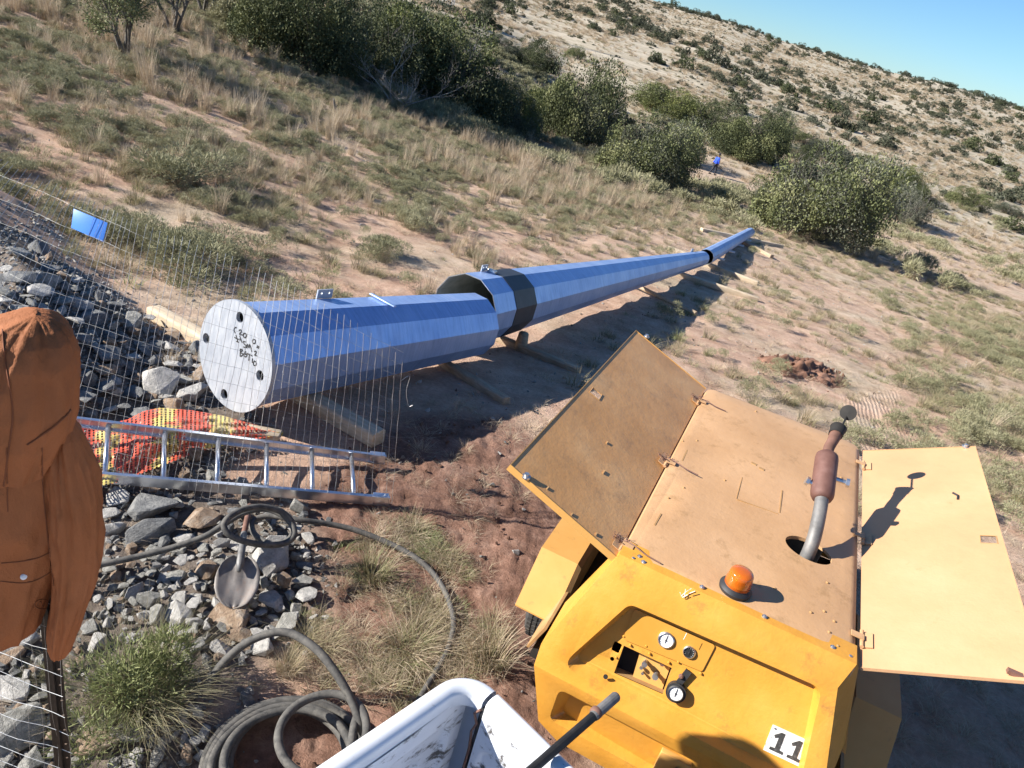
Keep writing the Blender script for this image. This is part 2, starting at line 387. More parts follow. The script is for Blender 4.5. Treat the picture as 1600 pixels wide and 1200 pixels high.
def poly_mask(px,py,poly,soft=25):
    """soft inside test for a region polygon"""
    px=np.asarray(px,float);py=np.asarray(py,float)
    ins=np.zeros(px.shape,bool); dmin=np.full(px.shape,1e9); n=len(poly)
    for i in range(n):
        x1,y1=poly[i]; x2,y2=poly[(i+1)%n]
        c=((y1>py)!=(y2>py))&(px<(x2-x1)*(py-y1)/((y2-y1) if y2!=y1 else 1e-9)+x1); ins^=c
        t=np.clip(((px-x1)*(x2-x1)+(py-y1)*(y2-y1))/((x2-x1)**2+(y2-y1)**2),0,1)
        dmin=np.minimum(dmin,np.hypot(px-(x1+t*(x2-x1)),py-(y1+t*(y2-y1))))
    sd=np.where(ins,dmin,-dmin); return np.clip(.5+sd/(2*soft),0,1)
# the regions are kept as ground polygons in metres
def wpoly(pts): return [tuple(P(a,b,0)[:2]) for a,b in pts]
def gpoly(pts): return [tuple(G(a,b)[:2]) for a,b in pts]
R_red = wpoly([(470,780),(640,640),(800,640),(900,760),(1000,900),(900,1300),(300,1500),(330,1150),(560,1050),(490,900)])
R_rub = wpoly([(-400,380),(60,380),(210,480),(330,560),(420,660),(330,760),(480,800),(510,880),(500,960),(440,1010),(350,1100),(330,1260),(-500,1500)])
R_mound = gpoly([(1165,545),(1310,548),(1310,610),(1210,620),(1165,580)])
R_track = gpoly([(1320,620),(1400,612),(1440,700),(1370,720),(1330,760),(1300,690)])

mred=poly_mask(GX,GY,R_red,.25); mrub=poly_mask(GX,GY,R_rub,.12); mm=poly_mask(GX,GY,R_mound,.15); mtr=poly_mask(GX,GY,R_track,.1)
mhill=smn(60,85,GY)*1.0
rr_=np.hypot(GX,GY); clod=fbm(GX,GY,15,3,5)-.5; clod2=fbm(GX,GY,3,3,9)-.5
lo=1-smn(7,16,rr_)
GZ=GZ+lo*(clod*.035+clod2*.03)*(.35+mred*1.3+mm*1.2)
GZ=GZ+(fbm(GX,GY,1.6,3,3)-.5)*.10*smn(6,12,rr_)*(1-smn(60,90,rr_))
ii=np.arange(NR-1)[:,None]*NA; jj=np.arange(NA)[None,:]; j2=(jj+1)%NA
Fq=np.stack([ii+jj,ii+NA+jj,ii+NA+j2,ii+j2],-1).reshape(-1,4)
V=np.stack([GX,GY,GZ],-1).reshape(-1,3)
me=npmesh('ground',V,Fq[:,::-1],smooth=True)
# centre cap below the camera
ca=me.color_attributes.new('mask','FLOAT_COLOR','POINT')
ca.data.foreach_set('color',np.stack([mred,mrub,mhill,mtr],-1).reshape(-1).astype(np.float32))
def groundmat():
    mt,nt,b=newmat('ground_soil'); c=coords(nt,'Object'); at=nt.nodes.new('ShaderNodeAttribute'); at.attribute_name='mask'
    sep=nt.nodes.new('ShaderNodeSeparateColor'); nt.links.new(at.outputs['Color'],sep.inputs[0])
    n1=noise_n(nt,c,.35,5,.6); n2=noise_n(nt,c,2.6,8,.7); n3=noise_n(nt,c,24,6,.75)
    sand=ramp(nt,n2,[(.3,(.375,.225,.155)),(.5,(.50,.33,.24)),(.7,(.61,.435,.33))])
    straw=ramp(nt,n2,[(.3,(.33,.25,.17)),(.5,(.46,.36,.26)),(.7,(.58,.47,.35))])
    base=mixc(nt,ramp(nt,n1,[(.48,(0,0,0)),(.62,(1,1,1))]),sand,straw)
    sepc=nt.nodes.new('ShaderNodeSeparateXYZ'); nt.links.new(c,sepc.inputs[0])
    lim=ramp(nt,math_n(nt,'DIVIDE',sepc.outputs[1],60.),[(.13,(0,0,0)),(.5,(.6,.6,.6))])
    base=mixc(nt,lim,base,straw)
    red=ramp(nt,noise_n(nt,c,4,8,.75),[(.3,(.13,.068,.046)),(.5,(.24,.135,.096)),(.7,(.37,.235,.175))])
    base=mixc(nt,ramp(nt,math_n(nt,'ADD',sep.outputs[0],math_n(nt,'MULTIPLY',math_n(nt,'SUBTRACT',n2,.5),.9)),[(.3,(0,0,0)),(.7,(1,1,1))]),base,red)
    rub=ramp(nt,noise_n(nt,c,15,7,.75),[(.3,(.09,.075,.062)),(.5,(.18,.145,.12)),(.7,(.30,.25,.21))])
    base=mixc(nt,sep.outputs[1],base,rub)
    c2=coords(nt,'Object',(.08,.35,.3)); h1=noise_n(nt,c2,.9,8,.7,.8); h2=noise_n(nt,c,.9,8,.8)
    hill=ramp(nt,math_n(nt,'ADD',math_n(nt,'MULTIPLY',h1,.5),math_n(nt,'MULTIPLY',h2,.5)),[(.36,(.22,.185,.125)),(.46,(.38,.325,.235)),(.56,(.52,.45,.345)),(.7,(.62,.545,.435))])
    base=mixc(nt,sep.outputs[2],base,hill)
    base=mixc(nt,.5,base,ramp(nt,n3,[(.3,(.55,.55,.55)),(.65,(1.25,1.25,1.25))]),'MULTIPLY')
    nt.links.new(base,b.inputs['Base Color']); b.inputs['Roughness'].default_value=.95; b.inputs['Specular IOR Level'].default_value=.15
    hs=math_n(nt,'ADD',n3,math_n(nt,'MULTIPLY',noise_n(nt,c,90,4,.8),.35))
    # tread marks pressed into the soil
    wv=nt.nodes.new('ShaderNodeTexWave'); wv.bands_direction='X'; wv.inputs['Scale'].default_value=5.5; wv.inputs['Distortion'].default_value=3.2; wv.inputs['Detail'].default_value=3
    mp=nt.nodes.new('ShaderNodeMapping'); mp.inputs['Rotation'].default_value=(0,0,.30); nt.links.new(c,mp.inputs[0]); nt.links.new(mp.outputs[0],wv.inputs[0])
    hs=math_n(nt,'ADD',hs,math_n(nt,'MULTIPLY',math_n(nt,'MULTIPLY',wv.outputs['Fac'],at.outputs['Alpha']),.35))
    setbump(nt,b,hs,.9,.03)
    return mt
me.materials.append(groundmat())
o=bpy.data.objects.new('ground',me); COL.objects.link(o); tag(o,kind='structure')
cm=MB(); cm.add([(GX[0,k],GY[0,k],GZ[0,k]) for k in range(NA)],[tuple(range(NA))])
g2=cm.build('ground_patch',me.materials[0]); g2['kind']='structure'
# ------------------------------------------------------------------ monopole sections
def frame_from(n):
    n=Vector(n).normalized(); a=n.cross(Vector((0,0,1))).normalized(); b=a.cross(n); return n,a,b
def pole_section(B,E,r0,r1,label,closed_end=False):
    B=Vector(B);E=Vector(E);n,a,b=frame_from(E-B); L=(E-B).length
    root=empty('pole_section',B,0,label,'steel pole','tapered pole sections laid end to end')
    mw=Matrix((a,b,n)).transposed().to_4x4(); mw.translation=B; root.matrix_world=mw      # local z runs along the pole
    N=12; m=MB(); vs=[]; 
    def ringv(r,z): return [(r*math.cos(math.pi*(2*k+1)/N),r*math.sin(math.pi*(2*k+1)/N),z) for k in range(N)]
    th=.009
    K=10
    for i in range(K+1):
        t=i/K; vs+=ringv(r0*(1-t)+r1*t,L*t)
    fs=[(i*N+k,i*N+(k+1)%N,(i+1)*N+(k+1)%N,(i+1)*N+k) for i in range(K) for k in range(N)]
    m.add(vs,fs); body=m.build('pole_shell',M['galv'],root)
    m=MB(); vs=ringv(r1-th,L)+ringv(r0-th,0)
    m.add(vs,[(k,N+k,N+(k+1)%N,(k+1)%N) for k in range(N)]); m.build('inner_wall',M['galv_in'],root)
    for nm,r,z in (('rim',r0,0),('rim',r1,L)):
        m=MB(); vs=ringv(r,z)+ringv(r-th,z); m.add(vs,[(k,(k+1)%N,N+(k+1)%N,N+k) for k in range(N)]); m.build(nm,M['chrome'] if z==0 else M['galv_plate'],root)
    return root,n,a,b,L
def lug(root,r,z,th_=math.pi/2,w=.16,h=.075):
    """small plate with two holes standing on the pole's upper flat"""
    def tf(x,y,hh): return (-.10+hh, r+y, z+x)
    m=MB(); m.plate([(-w/2,0),(w/2,0),(w/2,h),(-w/2,h)],[ellipse(-w*.25,h*.6,.011,.011,10),ellipse(w*.25,h*.6,.011,.011,10)],.012,tf)
    return m.build('lifting_lug',M['galv_plate'],root)
S1,n1,a1,b1,L1=pole_section((-1.98,4.65,.50),(-.55,7.13,.12),.392,.332,'nearest pole section, thick grey-blue steel with a round base plate facing us')
# base plate with four bolt holes
Cp=np.array([-1.98,4.65,.50]); nv=np.array(n1)
def plate_xy(px,py):
    d=ray(px,py); t=((Cp-CC)@nv)/(d@nv); q=CC+d*t-Cp; return (float(q@np.array(a1)),float(q@np.array(b1)))
holes=[]
for hx,hy in ((380.7,495.4),(328,528),(411.8,586),(356,615)):
    x,y=plate_xy(hx,hy); holes.append(ellipse(x,y,.040,.040,20))
pm=MB(); pm.plate(ellipse(0,0,.411,.411,64),holes,-.03,lambda x,y,h:(x,y,-.032+h))
pl=pm.build('base_plate',M['galv_plate'],S1)
m=MB(); m.lathe([(.37,.012),(.37,.014)],n=24); m.build('dark_hole_backing',M['dark'],S1)  # added black disc, painting the hollow dark behind the bolt holes
def crop(p): return (300+p[0]/5.454,440+p[1]/5.454)
strokes=[[(412,388),(398,390),(391,412),(402,434)],[(434,412),(448,407),(455,420),(438,444),(464,450)],[(480,436),(492,440),(496,458),(486,474),(474,466),(471,446),(480,436)],
 [(408,452),(424,508)],[(440,460),(460,515)],[(396,470),(412,480),(452,494)],[(412,505),(430,512)],[(492,510),(472,506),(480,530),(494,538),(490,556),(472,552)],
 [(500,562),(506,530),(518,558),(524,532),(536,562),(542,592)],[(445,568),(443,632)],[(445,570),(464,578),(447,600),(470,614),(447,634)],
 [(492,590),(476,612),(484,636),(500,628),(500,612),(484,614)],[(504,608),(546,628)],[(522,616),(516,668)],[(548,650),(546,684)],[(566,670),(579,684),(576,706),(561,708),(555,690),(566,670)],
 [(556,488),(572,494),(571,518),(555,522),(549,504),(556,488)],[(584,556),(606,549)],[(592,540),(598,566)],[(564,592),(578,588),(579,604),(567,622),(584,626)]]
m=MB()
for st in strokes:
    pts=[plate_xy(*crop(p)) for p in st]; pts=[(p.x,p.y) for p in spline([(x,y,0) for x,y in pts],4)]
    for (x0,y0),(x1,y1) in zip(pts[:-1],pts[1:]):
        d=Vector((x1-x0,y1-y0)); 
        if d.length<1e-5: continue
        d.normalize(); w=Vector((-d.y,d.x))*.0042; z=-.0345
        m.add([(x0-w.x-d.x*.002,y0-w.y-d.y*.002,z),(x1-w.x+d.x*.002,y1-w.y+d.y*.002,z),(x1+w.x+d.x*.002,y1+w.y+d.y*.002,z),(x0+w.x-d.x*.002,y0+w.y-d.y*.002,z)],[(0,1,2,3)])
m.build('handwritten_marking',M['ink'],S1)
lug(S1,.365,.82)
m=MB(); m.box((.02,.367,1.38),(.30,.012,.035)); m.build('weld_strap',M['galv'],S1,bevel=.003)
S2,n2,a2,b2,L2=pole_section((-.70,7.42,.13),(3.74,17.85,-1.35),.402,.178,'middle pole section, long and blue-grey, with a black band behind its open end')
N=12
def rr2(z): return .402+(.178-.402)*z/L2
m=MB(); vs=[]
for z,dr in ((.50,-.001),(.505,.006),(1.06,.006),(1.07,-.001)):
    vs+=[((rr2(z)+dr)*math.cos(math.pi*(2*k+1)/N),(rr2(z)+dr)*math.sin(math.pi*(2*k+1)/N),z) for k in range(N)]
m.add(vs,[(i*N+k,i*N+(k+1)%N,(i+1)*N+(k+1)%N,(i+1)*N+k) for i in range(3) for k in range(N)])
m.build('black_band',M['galv_dark'],S2)
lug(S2,.385,.42,w=.13,h=.07)
m=MB(); m.box((-.04,.392,.50),(.10,.05,.07)); m.build('clamp_block',M['chrome'],S2,bevel=.008)
S3,n3,a3,b3,L3=pole_section((3.86,18.08,-1.36),(6.99,27.04,-2.35),.200,.162,'farthest and thinnest pole section, with short step pegs along its side')
for k in range(4):
    z=1.0+k*2.1; r=.197+(.150-.197)*z/L3
    m=MB(); m.tube([(r*.93,-.06,z),(r+.16,-.05,z)],.028,8); m.build('step_peg',M['white_plate'],S3)
for k in range(3):
    z=.3+k*.22; m=MB(); m.lathe([(.018,0),(.014,.02)],(.185,.06,z),(1,.2,0),10); m.build('bolt',M['chrome'],S3)
lug(S2,.165,L2-.9,w=.2,h=.08)

# ------------------------------------------------------------------ timbers under the pole
def sleeper(A,B,w,hh,label,material='wood',roundish=False,zoff=.0):
    A=np.array(A,float);B=np.array(B,float); d=B-A; L=math.hypot(d[0],d[1]); az=math.atan2(d[1],d[0])
    za=H1(A[0],A[1]);zb=H1(B[0],B[1]); 
    root=bpy.data.objects.new('timber_bearer',None)
    n=9; rot=Matrix.Rotation(0,3,'X'); m=MB(); vs=[];rngv=[]
    secs=8
    for i in range(n):
        t=i/(n-1); x=(t-.5)*L; z=(t-.5)*(zb-za)
        j=lambda s:(noise.noise(Vector((x*1.3+A[0]*7,s,1)))*.012)
        prof=[(-w/2,-.02),(w/2,-.02),(w/2,hh-.012),(w/2-.02,hh),(-w/2+.02,hh),(-w/2,hh-.012)] if not roundish else [(w/2*math.cos(q*math.pi/3),hh/2+hh/2*math.sin(q*math.pi/3)) for q in range(6)]
        for k,(y,zz) in enumerate(prof): vs.append((x,y+j(k),z+zz+j(k+9)))
    fs=[(i*6+k,i*6+(k+1)%6,(i+1)*6+(k+1)%6,(i+1)*6+k) for i in range(n-1) for k in range(6)]
    fs+= [tuple(reversed(range(6))),tuple((n-1)*6+k for k in range(6))]
    m.add(vs,fs); o=m.build('timber_bearer',M[material],bevel=.006)
    o.location=((A[0]+B[0])/2,(A[1]+B[1])/2,(za+zb)/2+zoff); o.rotation_euler=(0,0,az)
    tag(o,label,'timber','timbers laid under the pole')
def gxy(px,py): q=G(px,py); return (q[0],q[1])
def ext(A,B,e): 
    A=np.array(A);B=np.array(B); d=(A-B)/np.linalg.norm(A-B); return A+d*e
a_,b_=gxy(240,497),gxy(590,697); sleeper(a_,b_,.14,.10,'squared timber under the base plate end, jutting out on both sides of the pole','wood_pale',zoff=.03)
a_,b_=gxy(700,577),gxy(790,632); sleeper(ext(a_,b_,1.0),b_,.10,.08,'timber under the middle of the nearest pole section, fully in its shadow')
a_,b_=gxy(780,535),gxy(903,583); sleeper(ext(a_,b_,.9),b_,.10,.08,'timber under the gap between the nearest and the middle pole section')
a_,b_=gxy(1028,468),gxy(1086,494); sleeper(ext(a_,b_,1.3),b_,.10,.09,'thin timber in the shadow with a pale broken tip, under the middle pole section',roundish=True)
a_,b_=gxy(1075,437),gxy(1183,471); sleeper(ext(a_,b_,1.2),b_,.12,.10,'long weathered timber, its outer half in the sun, before the joint of the far sections','wood_pale')
a_,b_=gxy(1112,420),gxy(1183,446); sleeper(ext(a_,b_,1.2),b_,.12,.11,'pale timber at the joint between the middle and the farthest pole section','wood_pale')
a_,b_=gxy(1172,387),gxy(1205,404); sleeper(ext(a_,b_,1.4),b_,.13,.12,'orange-brown timber under the middle of the farthest pole section','wood')
a_,b_=gxy(1095,362),gxy(1221,388); sleeper(a_,b_,.14,.13,'farthest pale timber, under the tip of the pole','wood_pale')
a_,b_=gxy(1042,392),gxy(1075,404); sleeper(a_,b_,.14,.13,'short pale timber end showing left of the far pole joint','wood_pale')
def prop(px,py,label):
    q=G(px,py); m=MB()
    m.lathe([(.07,0),(.075,.1),(.06,.24)],n=9); o=m.build('wooden_chock',M['wood'],smooth=True); o.location=(q[0],q[1],H1(q[0],q[1])); tag(o,label,'chock')
prop(812,548,'dark wooden chock under the black band of the pole')

# ------------------------------------------------------------------ compressor
AZ=math.radians(18.1); OX,OY,TOP=.60,2.46,1.30
EU=np.array([math.cos(AZ),-math.sin(AZ),0]);EV=np.array([math.sin(AZ),math.cos(AZ),0]);EW=np.array([0,0,1.])
comp=empty('air_compressor',(OX,OY,0),-AZ,'yellow towed air compressor with both side doors raised and number 11 on its front','air compressor')
O3=np.array([OX,OY,TOP])
def LC(px,py,n,d):                       # photo point met with a plane of the compressor -> its own coordinates
    n=np.array(n,float); nw=n[0]*EU+n[1]*EV+n[2]*EW; dd=ray(px,py); t=(d-(CC-O3)@nw)/(dd@nw); q=CC+dd*t-O3
    return (float(q@EU),float(q@EV),float(q@EW))
def lw(v): return (v[0],v[1],v[2]+TOP)
W_,LN=.972,2.02
# canopy sheet with the exhaust hole
def rrect(x0,y0,x1,y1,rs,n=7):
    out=[]
    for (cx,cy,a0),r in zip(((x0,y0,math.pi),(x1,y0,1.5*math.pi),(x1,y1,0),(x0,y1,.5*math.pi)),rs):
        sx=1 if cx==x0 else -1; sy=1 if cy==y0 else -1
        ccx,ccy=cx+sx*r,cy+sy*r
        for k in range(n): t=a0+k/(n-1)*math.pi/2; out.append((ccx+r*math.cos(t),ccy+r*math.sin(t)))
    return out
R_=.035
top_in=rrect(R_,0.004,W_-R_,LN-R_,(.005,.005,.06,.05)); mid=rrect(R_*.3,.002,W_-R_*.3,LN-R_*.3,(.006,.006,.075,.06)); out=rrect(0,0,W_,LN,(.008,.008,.09,.075))
hole=ellipse(.742,.625,.108,.085,32,.1)
def crown(x,y): return -.012*((x/W_-.5)*2)**2+.003*math.sin(y*5)+.0025*math.sin(x*9+y*3)
m=MB()
inner_pts=[(x,y) for x,y in top_in]
# extra interior vertices so the sheet can be slightly dished
tri=geometry.delaunay_2d_cdt([Vector(p) for p in inner_pts+hole]+[Vector((R_+.05+i*.11+random.uniform(-.02,.02),.08+j*.12+random.uniform(-.02,.02))) for i in range(8) for j in range(16) if math.hypot(R_+.05+i*.11-.742,.08+j*.12-.625)>.15],
    [],[list(range(len(inner_pts))),list(range(len(inner_pts),len(inner_pts)+len(hole)))],1,1e-6)
vs2,_,fs2=tri[0],tri[1],tri[2]
inh=lambda v: math.hypot((v.x-.742)/.109,(v.y-.625)/.086)<1.02
keep=[f for f in fs2 if not all(inh(vs2[i]) for i in f)]
m.add([(v.x,v.y,TOP+crown(v.x,v.y)) for v in vs2],[tuple(f) for f in keep])
n0=len(top_in)
L0=[(x,y,TOP+crown(x,y)) for x,y in top_in]; L1_=[(x,y,TOP-.006-.009) for x,y in mid]; L2_=[(x,y,TOP-.036) for x,y in out]; L3_=[(x,y,TOP-.075) for x,y in out]
m.add(L0+L1_+L2_+L3_,[(i*n0+k,i*n0+(k+1)%n0,(i+1)*n0+(k+1)%n0,(i+1)*n0+k) for i in range(3) for k in range(n0)])
hl=len(hole); m.add([(x,y,TOP+crown(x,y)) for x,y in hole]+[(x,y,TOP-.02) for x,y in hole],[(k,(k+1)%hl,hl+(k+1)%hl,hl+k) for k in range(hl)])
me_=m
canopy=m.build('canopy',M['faded'],comp,auto=math.radians(50))
bm=bmesh.new(); bm.from_mesh(canopy.data); bmesh.ops.remove_doubles(bm,verts=bm.verts,dist=.0005); bmesh.ops.recalc_face_normals(bm,faces=bm.faces)
for e in bm.edges: e.smooth = not (len(e.link_faces)<2 or e.calc_face_angle(0)>math.radians(50))
bm.to_mesh(canopy.data); bm.free()
# welded patch outline and slits on the sheet
def slit(p0,p1,w=.006,name='welded_seam',material='seal',z=.0025):
    a=LC(*p0,(0,0,1),0);b=LC(*p1,(0,0,1),0); d=Vector((b[0]-a[0],b[1]-a[1])); L=d.length; an=math.atan2(d.y,d.x)
    mm=MB(); mm.box((0,0,0),(L,w,.006)); o=mm.build(name,M[material],comp); o.location=((a[0]+b[0])/2,(a[1]+b[1])/2,TOP+crown((a[0]+b[0])/2,(a[1]+b[1])/2)-.001); o.rotation_euler=(0,0,an); return o
slit((1222,766),(1218,801)); slit((1160,745),(1151,778),.004); slit((1152,780),(1216,803),.004); slit((1033,802),(1023,820),.007)
slit((1075,700),(1067,717),.007); 
for p in ((1174,723),(1186,731)): slit(p,(p[0]+8,p[1]+4),.02,'rust_patch')
for p in [(1068,686),(1090,686),(1045,777),(1069,760),(1133,749),(1210,920),(1293,910),(1267,957),(1181,643),(1300,640),(1315,745),(1288,955),(1304,970),(1296,987),(1310,1008)]:
    q=LC(*p,(0,0,1),0); mm=MB(); mm.lathe([(.006,-.002),(.006,.003),(.003,.005)],(q[0],q[1],TOP+crown(q[0],q[1])),(0,0,1),8); mm.build('rivet',M['seal'],comp)
for p in [(1006,877),(990,871),(1000,868),(1097,917),(1195,963),(1302,1010),(1330,1024)]:
    q=LC(*p,(0,0,1),0); mm=MB(); zz=TOP+crown(q[0],q[1]); mm.lathe([(.011,-.002),(.011,.002),(.007,.002),(.007,.006),(.004,.008)],(q[0],max(q[1],.014),zz),(0,0,1),10); mm.build('bolt',M['chrome'],comp,smooth=False)
# sloping sides
SL=.34
def side_pt(s,v,w): return ((-SL*(-w-.03) if s<0 else W_+SL*(-w-.03)),v,TOP+w)
for s in (-1,1):
    for nm,(v0,v1,w0,w1),mt_ in (('side_header',(.10,1.98,-.05,-.17),'seal'),('rear_post',(1.78,1.98,-.17,-.52),'seal'),('front_post',(.10,.16,-.17,-.52),'fender'),('side_sill',(.10,1.98,-.66,-.82),'seal')):
        mm=MB(); q=[side_pt(s,v0,w0),side_pt(s,v1,w0),side_pt(s,v1,w1),side_pt(s,v0,w1)]
        off=.014*(1 if s<0 else -1); q2=[(x+off,y,z) for x,y,z in q]
        mm.add(q+q2,[(0,1,2,3),(7,6,5,4),(0,1,5,4),(1,2,6,5),(2,3,7,6),(3,0,4,7)]); mm.build(nm,M[mt_],comp)
mm=MB(); q=[(-.0,LN-.03,TOP-.04),(W_,LN-.03,TOP-.04),(W_+SL*.8,LN-.03,TOP-.82),(-SL*.8,LN-.03,TOP-.82)]; q2=[(x,y-.015,z) for x,y,z in q]
mm.add(q+q2,[(0,1,2,3),(7,6,5,4),(0,1,5,4),(1,2,6,5),(2,3,7,6),(3,0,4,7)]); mm.build('rear_panel',M['yellow'],comp)
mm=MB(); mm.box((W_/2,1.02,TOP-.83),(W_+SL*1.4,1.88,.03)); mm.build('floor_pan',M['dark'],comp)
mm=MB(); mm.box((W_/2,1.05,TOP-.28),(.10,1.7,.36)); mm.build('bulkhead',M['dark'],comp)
mm=MB(); mm.box((.43,.78,TOP-.45),(.5,.62,.42)); mm.box((.42,.62,TOP-.22),(.3,.2,.1)); mm.lathe([(.11,0),(.11,.35)],(.38,1.2,TOP-.45),(0,1,0),18); mm.lathe([(.08,0),(.08,.4)],(.72,.5,TOP-.5),(0,0,1),18)
mm.tube(spline([(.2,.6,TOP-.4),(.15,.8,TOP-.3),(.25,1.1,TOP-.25),(.5,1.3,TOP-.3)],6),.022,8); mm.build('engine',M['engine'],comp,bevel=.01)
mm=MB(); mm.box((.70,1.45,TOP-.5),(.42,.5,.5)); mm.build('radiator',M['engine'],comp,bevel=.01)
mm=MB(); mm.lathe([(.02,0),(.15,.02),(.17,.08),(.17,.9),(.15,.96),(.02,.98)],(.28,.2,TOP-.66),(0,1,0),20); mm.build('air_receiver',M['engine'],comp,smooth=True)
# doors (top hinged, raised)
def door(hu,hw,ou,ow,v0,v1,latchpx,s,label,material):
    root=None; U_=Vector((ou-hu,0,ow-hw)); wid=U_.length; U_.normalize(); Nn=Vector((-U_.z,0,U_.x))
    if Nn.z<0: Nn=-Nn
    O_=Vector((hu,v0,TOP+hw))
    def tf(x,y,h): return tuple(O_+U_*x+Vector((0,y,0))+Nn*h)
    def todoor(px,py):
        n=(Nn.x,0,Nn.z); d=Nn.x*hu+Nn.z*hw; q=LC(px,py,n,d); return ((Vector((q[0]-hu,0,q[2]-hw))).dot(U_),q[1]-v0)
    lx,ly=todoor(*latchpx); Lg=v1-v0
    hol=[(lx-.035,ly-.032),(lx+.03,ly-.036),(lx+.032,ly+.03),(lx-.03,ly+.034)]
    mm=MB(); mm.plate([(0,0),(wid,0),(wid,Lg),(0,Lg)],[hol],.004,tf)
    d=mm.build('door',M[material],comp); 
    if label: d['label']=label
    # folded lips on the underside, edge strip on top outer edge
    mm=MB()
    for x0,x1,y0,y1 in ((wid-.004,wid,0,Lg),(0,wid,-.004,0),(0,wid,Lg,Lg+.004)):
        c=[tf(x0,y0,.0035),tf(x1,y0,.0035),tf(x1,y1,.0035),tf(x0,y1,.0035)]; lp=-.03 if s<0 else -.010; e=[tf(x0,y0,lp),tf(x1,y0,lp),tf(x1,y1,lp),tf(x0,y1,lp)]
        mm.add(c+e,[(0,1,2,3),(7,6,5,4),(0,1,5,4),(1,2,6,5),(2,3,7,6),(3,0,4,7)])
    mm.build('door_lip',M['fender' if s<0 else 'door_light'],d)
    mm=MB()
    for a,b in ((0,1),(1,2),(2,3),(3,0)):
        pa,pb=hol[a],hol[b]; mm.tube([tf(pa[0],pa[1],.001),tf(pb[0],pb[1],.001)],.0022,5)
    mm.build('latch_opening_edge',M['seal'],d)
    return d,tf,todoor,wid,Lg
dl,tfl,todl,wl,Ll=door(-.004,-.025,-.552,.180,.0,2.0,(931,615),-1,'left door, stained brown-yellow, raised above the fender','faded_dirty')
dr,tfr,todr,wr,Lr=door(W_+.016,-.025,1.50,.25,.02,1.97,(1545,843),1,'right door, pale yellow, raised level over the shadow','door_light')
for d,tf,td,pts in ((dl,tfl,todl,[(822,746),(1010,527)]),(dr,tfr,todr,[(1508,699),(1575,858)])):
    for p in pts[:1]+(pts[1:] if d is dl else []):
        x,y=td(*p); mm=MB(); c=Vector(tf(x,y,0)); mm.lathe([(.02,0),(.02,.008),(.011,.008),(.011,.02)],c,(0,0,1),10); mm.build('catch_bolt',M['chrome'],d)
for p,w in (((943,738),.03),((948,692),.02),((893,804),.02),((931,835),.02),((855,763),.02)):
    x,y=todl(*p); mm=MB(); c=tfl(x,y,.0025); mm.box(c,(.006,w,.005)); mm.build('scratch_mark',M['seal'],dl)
for p in ((1497,775),):
    x,y=todr(*p); mm=MB()
    mm.tube([tfr(x-.02,y+.03,.002),tfr(x,y,.002),tfr(x-.005,y-.04,.002)],.006,6); mm.build('burn_mark',M['black'],dr)
x,y=todr(1592,1058); mm=MB(); mm.box(tfr(x-.01,y+.01,.006),(.05,.02,.015)); mm.build('catch_plate',M['rust'],dr)
# hinges
for nm,d,hu,pts in (('hinge',comp,-.004,[(968,855),(1037,722),(1090,628)]),('hinge',comp,W_+.016,[(1345,1000),(1347,843),(1352,730)])):
    for p in pts:
        q=LC(*p,(0,0,1),-.02); v=min(max(q[1],.08),1.93); mm=MB(); sgn=-1 if hu<.5 else 1
        mm.lathe([(.008,-.05),(.008,.05)],(hu,v,TOP-.012),(0,1,0),8); mm.box((hu+sgn*.02,v,TOP-.008+.008*0),(.04,.09,.004),Matrix.Rotation(-.37 if sgn<0 else -.48,3,'Y') if sgn>0 else Matrix.Rotation(.36,3,'Y'))
        mm.box((hu-sgn*.02,v,TOP-.003),(.05,.03,.006)); mm.build('hinge',M['faded'],comp)
        if sgn<0:
            mm=MB()
            mm.tube(spline([(hu,v+.02,TOP-.0),(hu+.04,v,TOP+.010),(hu+.10,v-.02,TOP+.006),(hu+.17,v-.03,TOP+.005)],5),.003,5); mm.build('tie_wire',M['rust'],comp)
            mm=MB(); 
            for k in range(9):
                a=random.uniform(0,6.28); r=random.uniform(.02,.045); p0=Vector((hu-.015,v+.01,TOP-.005)); mm.tube(spline([p0,p0+Vector((math.cos(a)*r,math.sin(a)*r,.02)),p0+Vector((math.cos(a+1)*r*.8,math.sin(a+1)*r*.8,.005))],4),.0012,4)
            mm.build('wire_tangle',M['rust'],comp)
# front cover
c7,s7=math.cos(math.radians(70)),math.sin(math.radians(70))
def FP(u,d,inset=0): return (u, -d*c7+inset*s7, TOP-.004-d*s7-inset*c7)
KN=.60
kz=TOP-.004-KN*s7; kv=-KN*c7
def FL_(u,w,inset=0): return (u, kv-.018*s7+inset+(kz-w)*.02, w+(.018*c7 if abs(w-kz)<1e-6 else 0))        # lower panel
OUT=[(.0,.0),(W_-.005,.0),(.938,.11),(1.040,.50),(1.052,KN),(-.155,KN),(-.160,.50)]
def FO(x,y): return FP(x,y,-.018*min(1,y/.12))
lip=round_poly([(.115,.168),(.890,.138),(.965,.555),(-.05,.545)],.05,7)
flo=round_poly([(.135,.186),(.875,.156),(.948,.53),(-.020,.51)],.04,7)
mm=MB()
outer=OUT; nL=len(lip)
def fan(outerpts,innerpts,tfo,tfi):
    fl=[[Vector((x,y,0)) for x,y in outerpts],[Vector((x,y,0)) for x,y in innerpts]]
    tr=geometry.tessellate_polygon(fl); vs=[tfo(x,y) for x,y in outerpts]+[tfi(x,y) for x,y in innerpts]
    mm.add(vs,[tuple(t) for t in tr])
fan(outer,lip,FO,FO)
ins=lambda y:.040 if y<.42 else .026
mm.add([FO(x,y) for x,y in lip]+[FP(x,y,ins(y)) for x,y in flo],[(k,(k+1)%nL,nL+(k+1)%nL,nL+k) for k in range(nL)])
vsf=[FP(x,y,ins(y)) for x,y in flo]
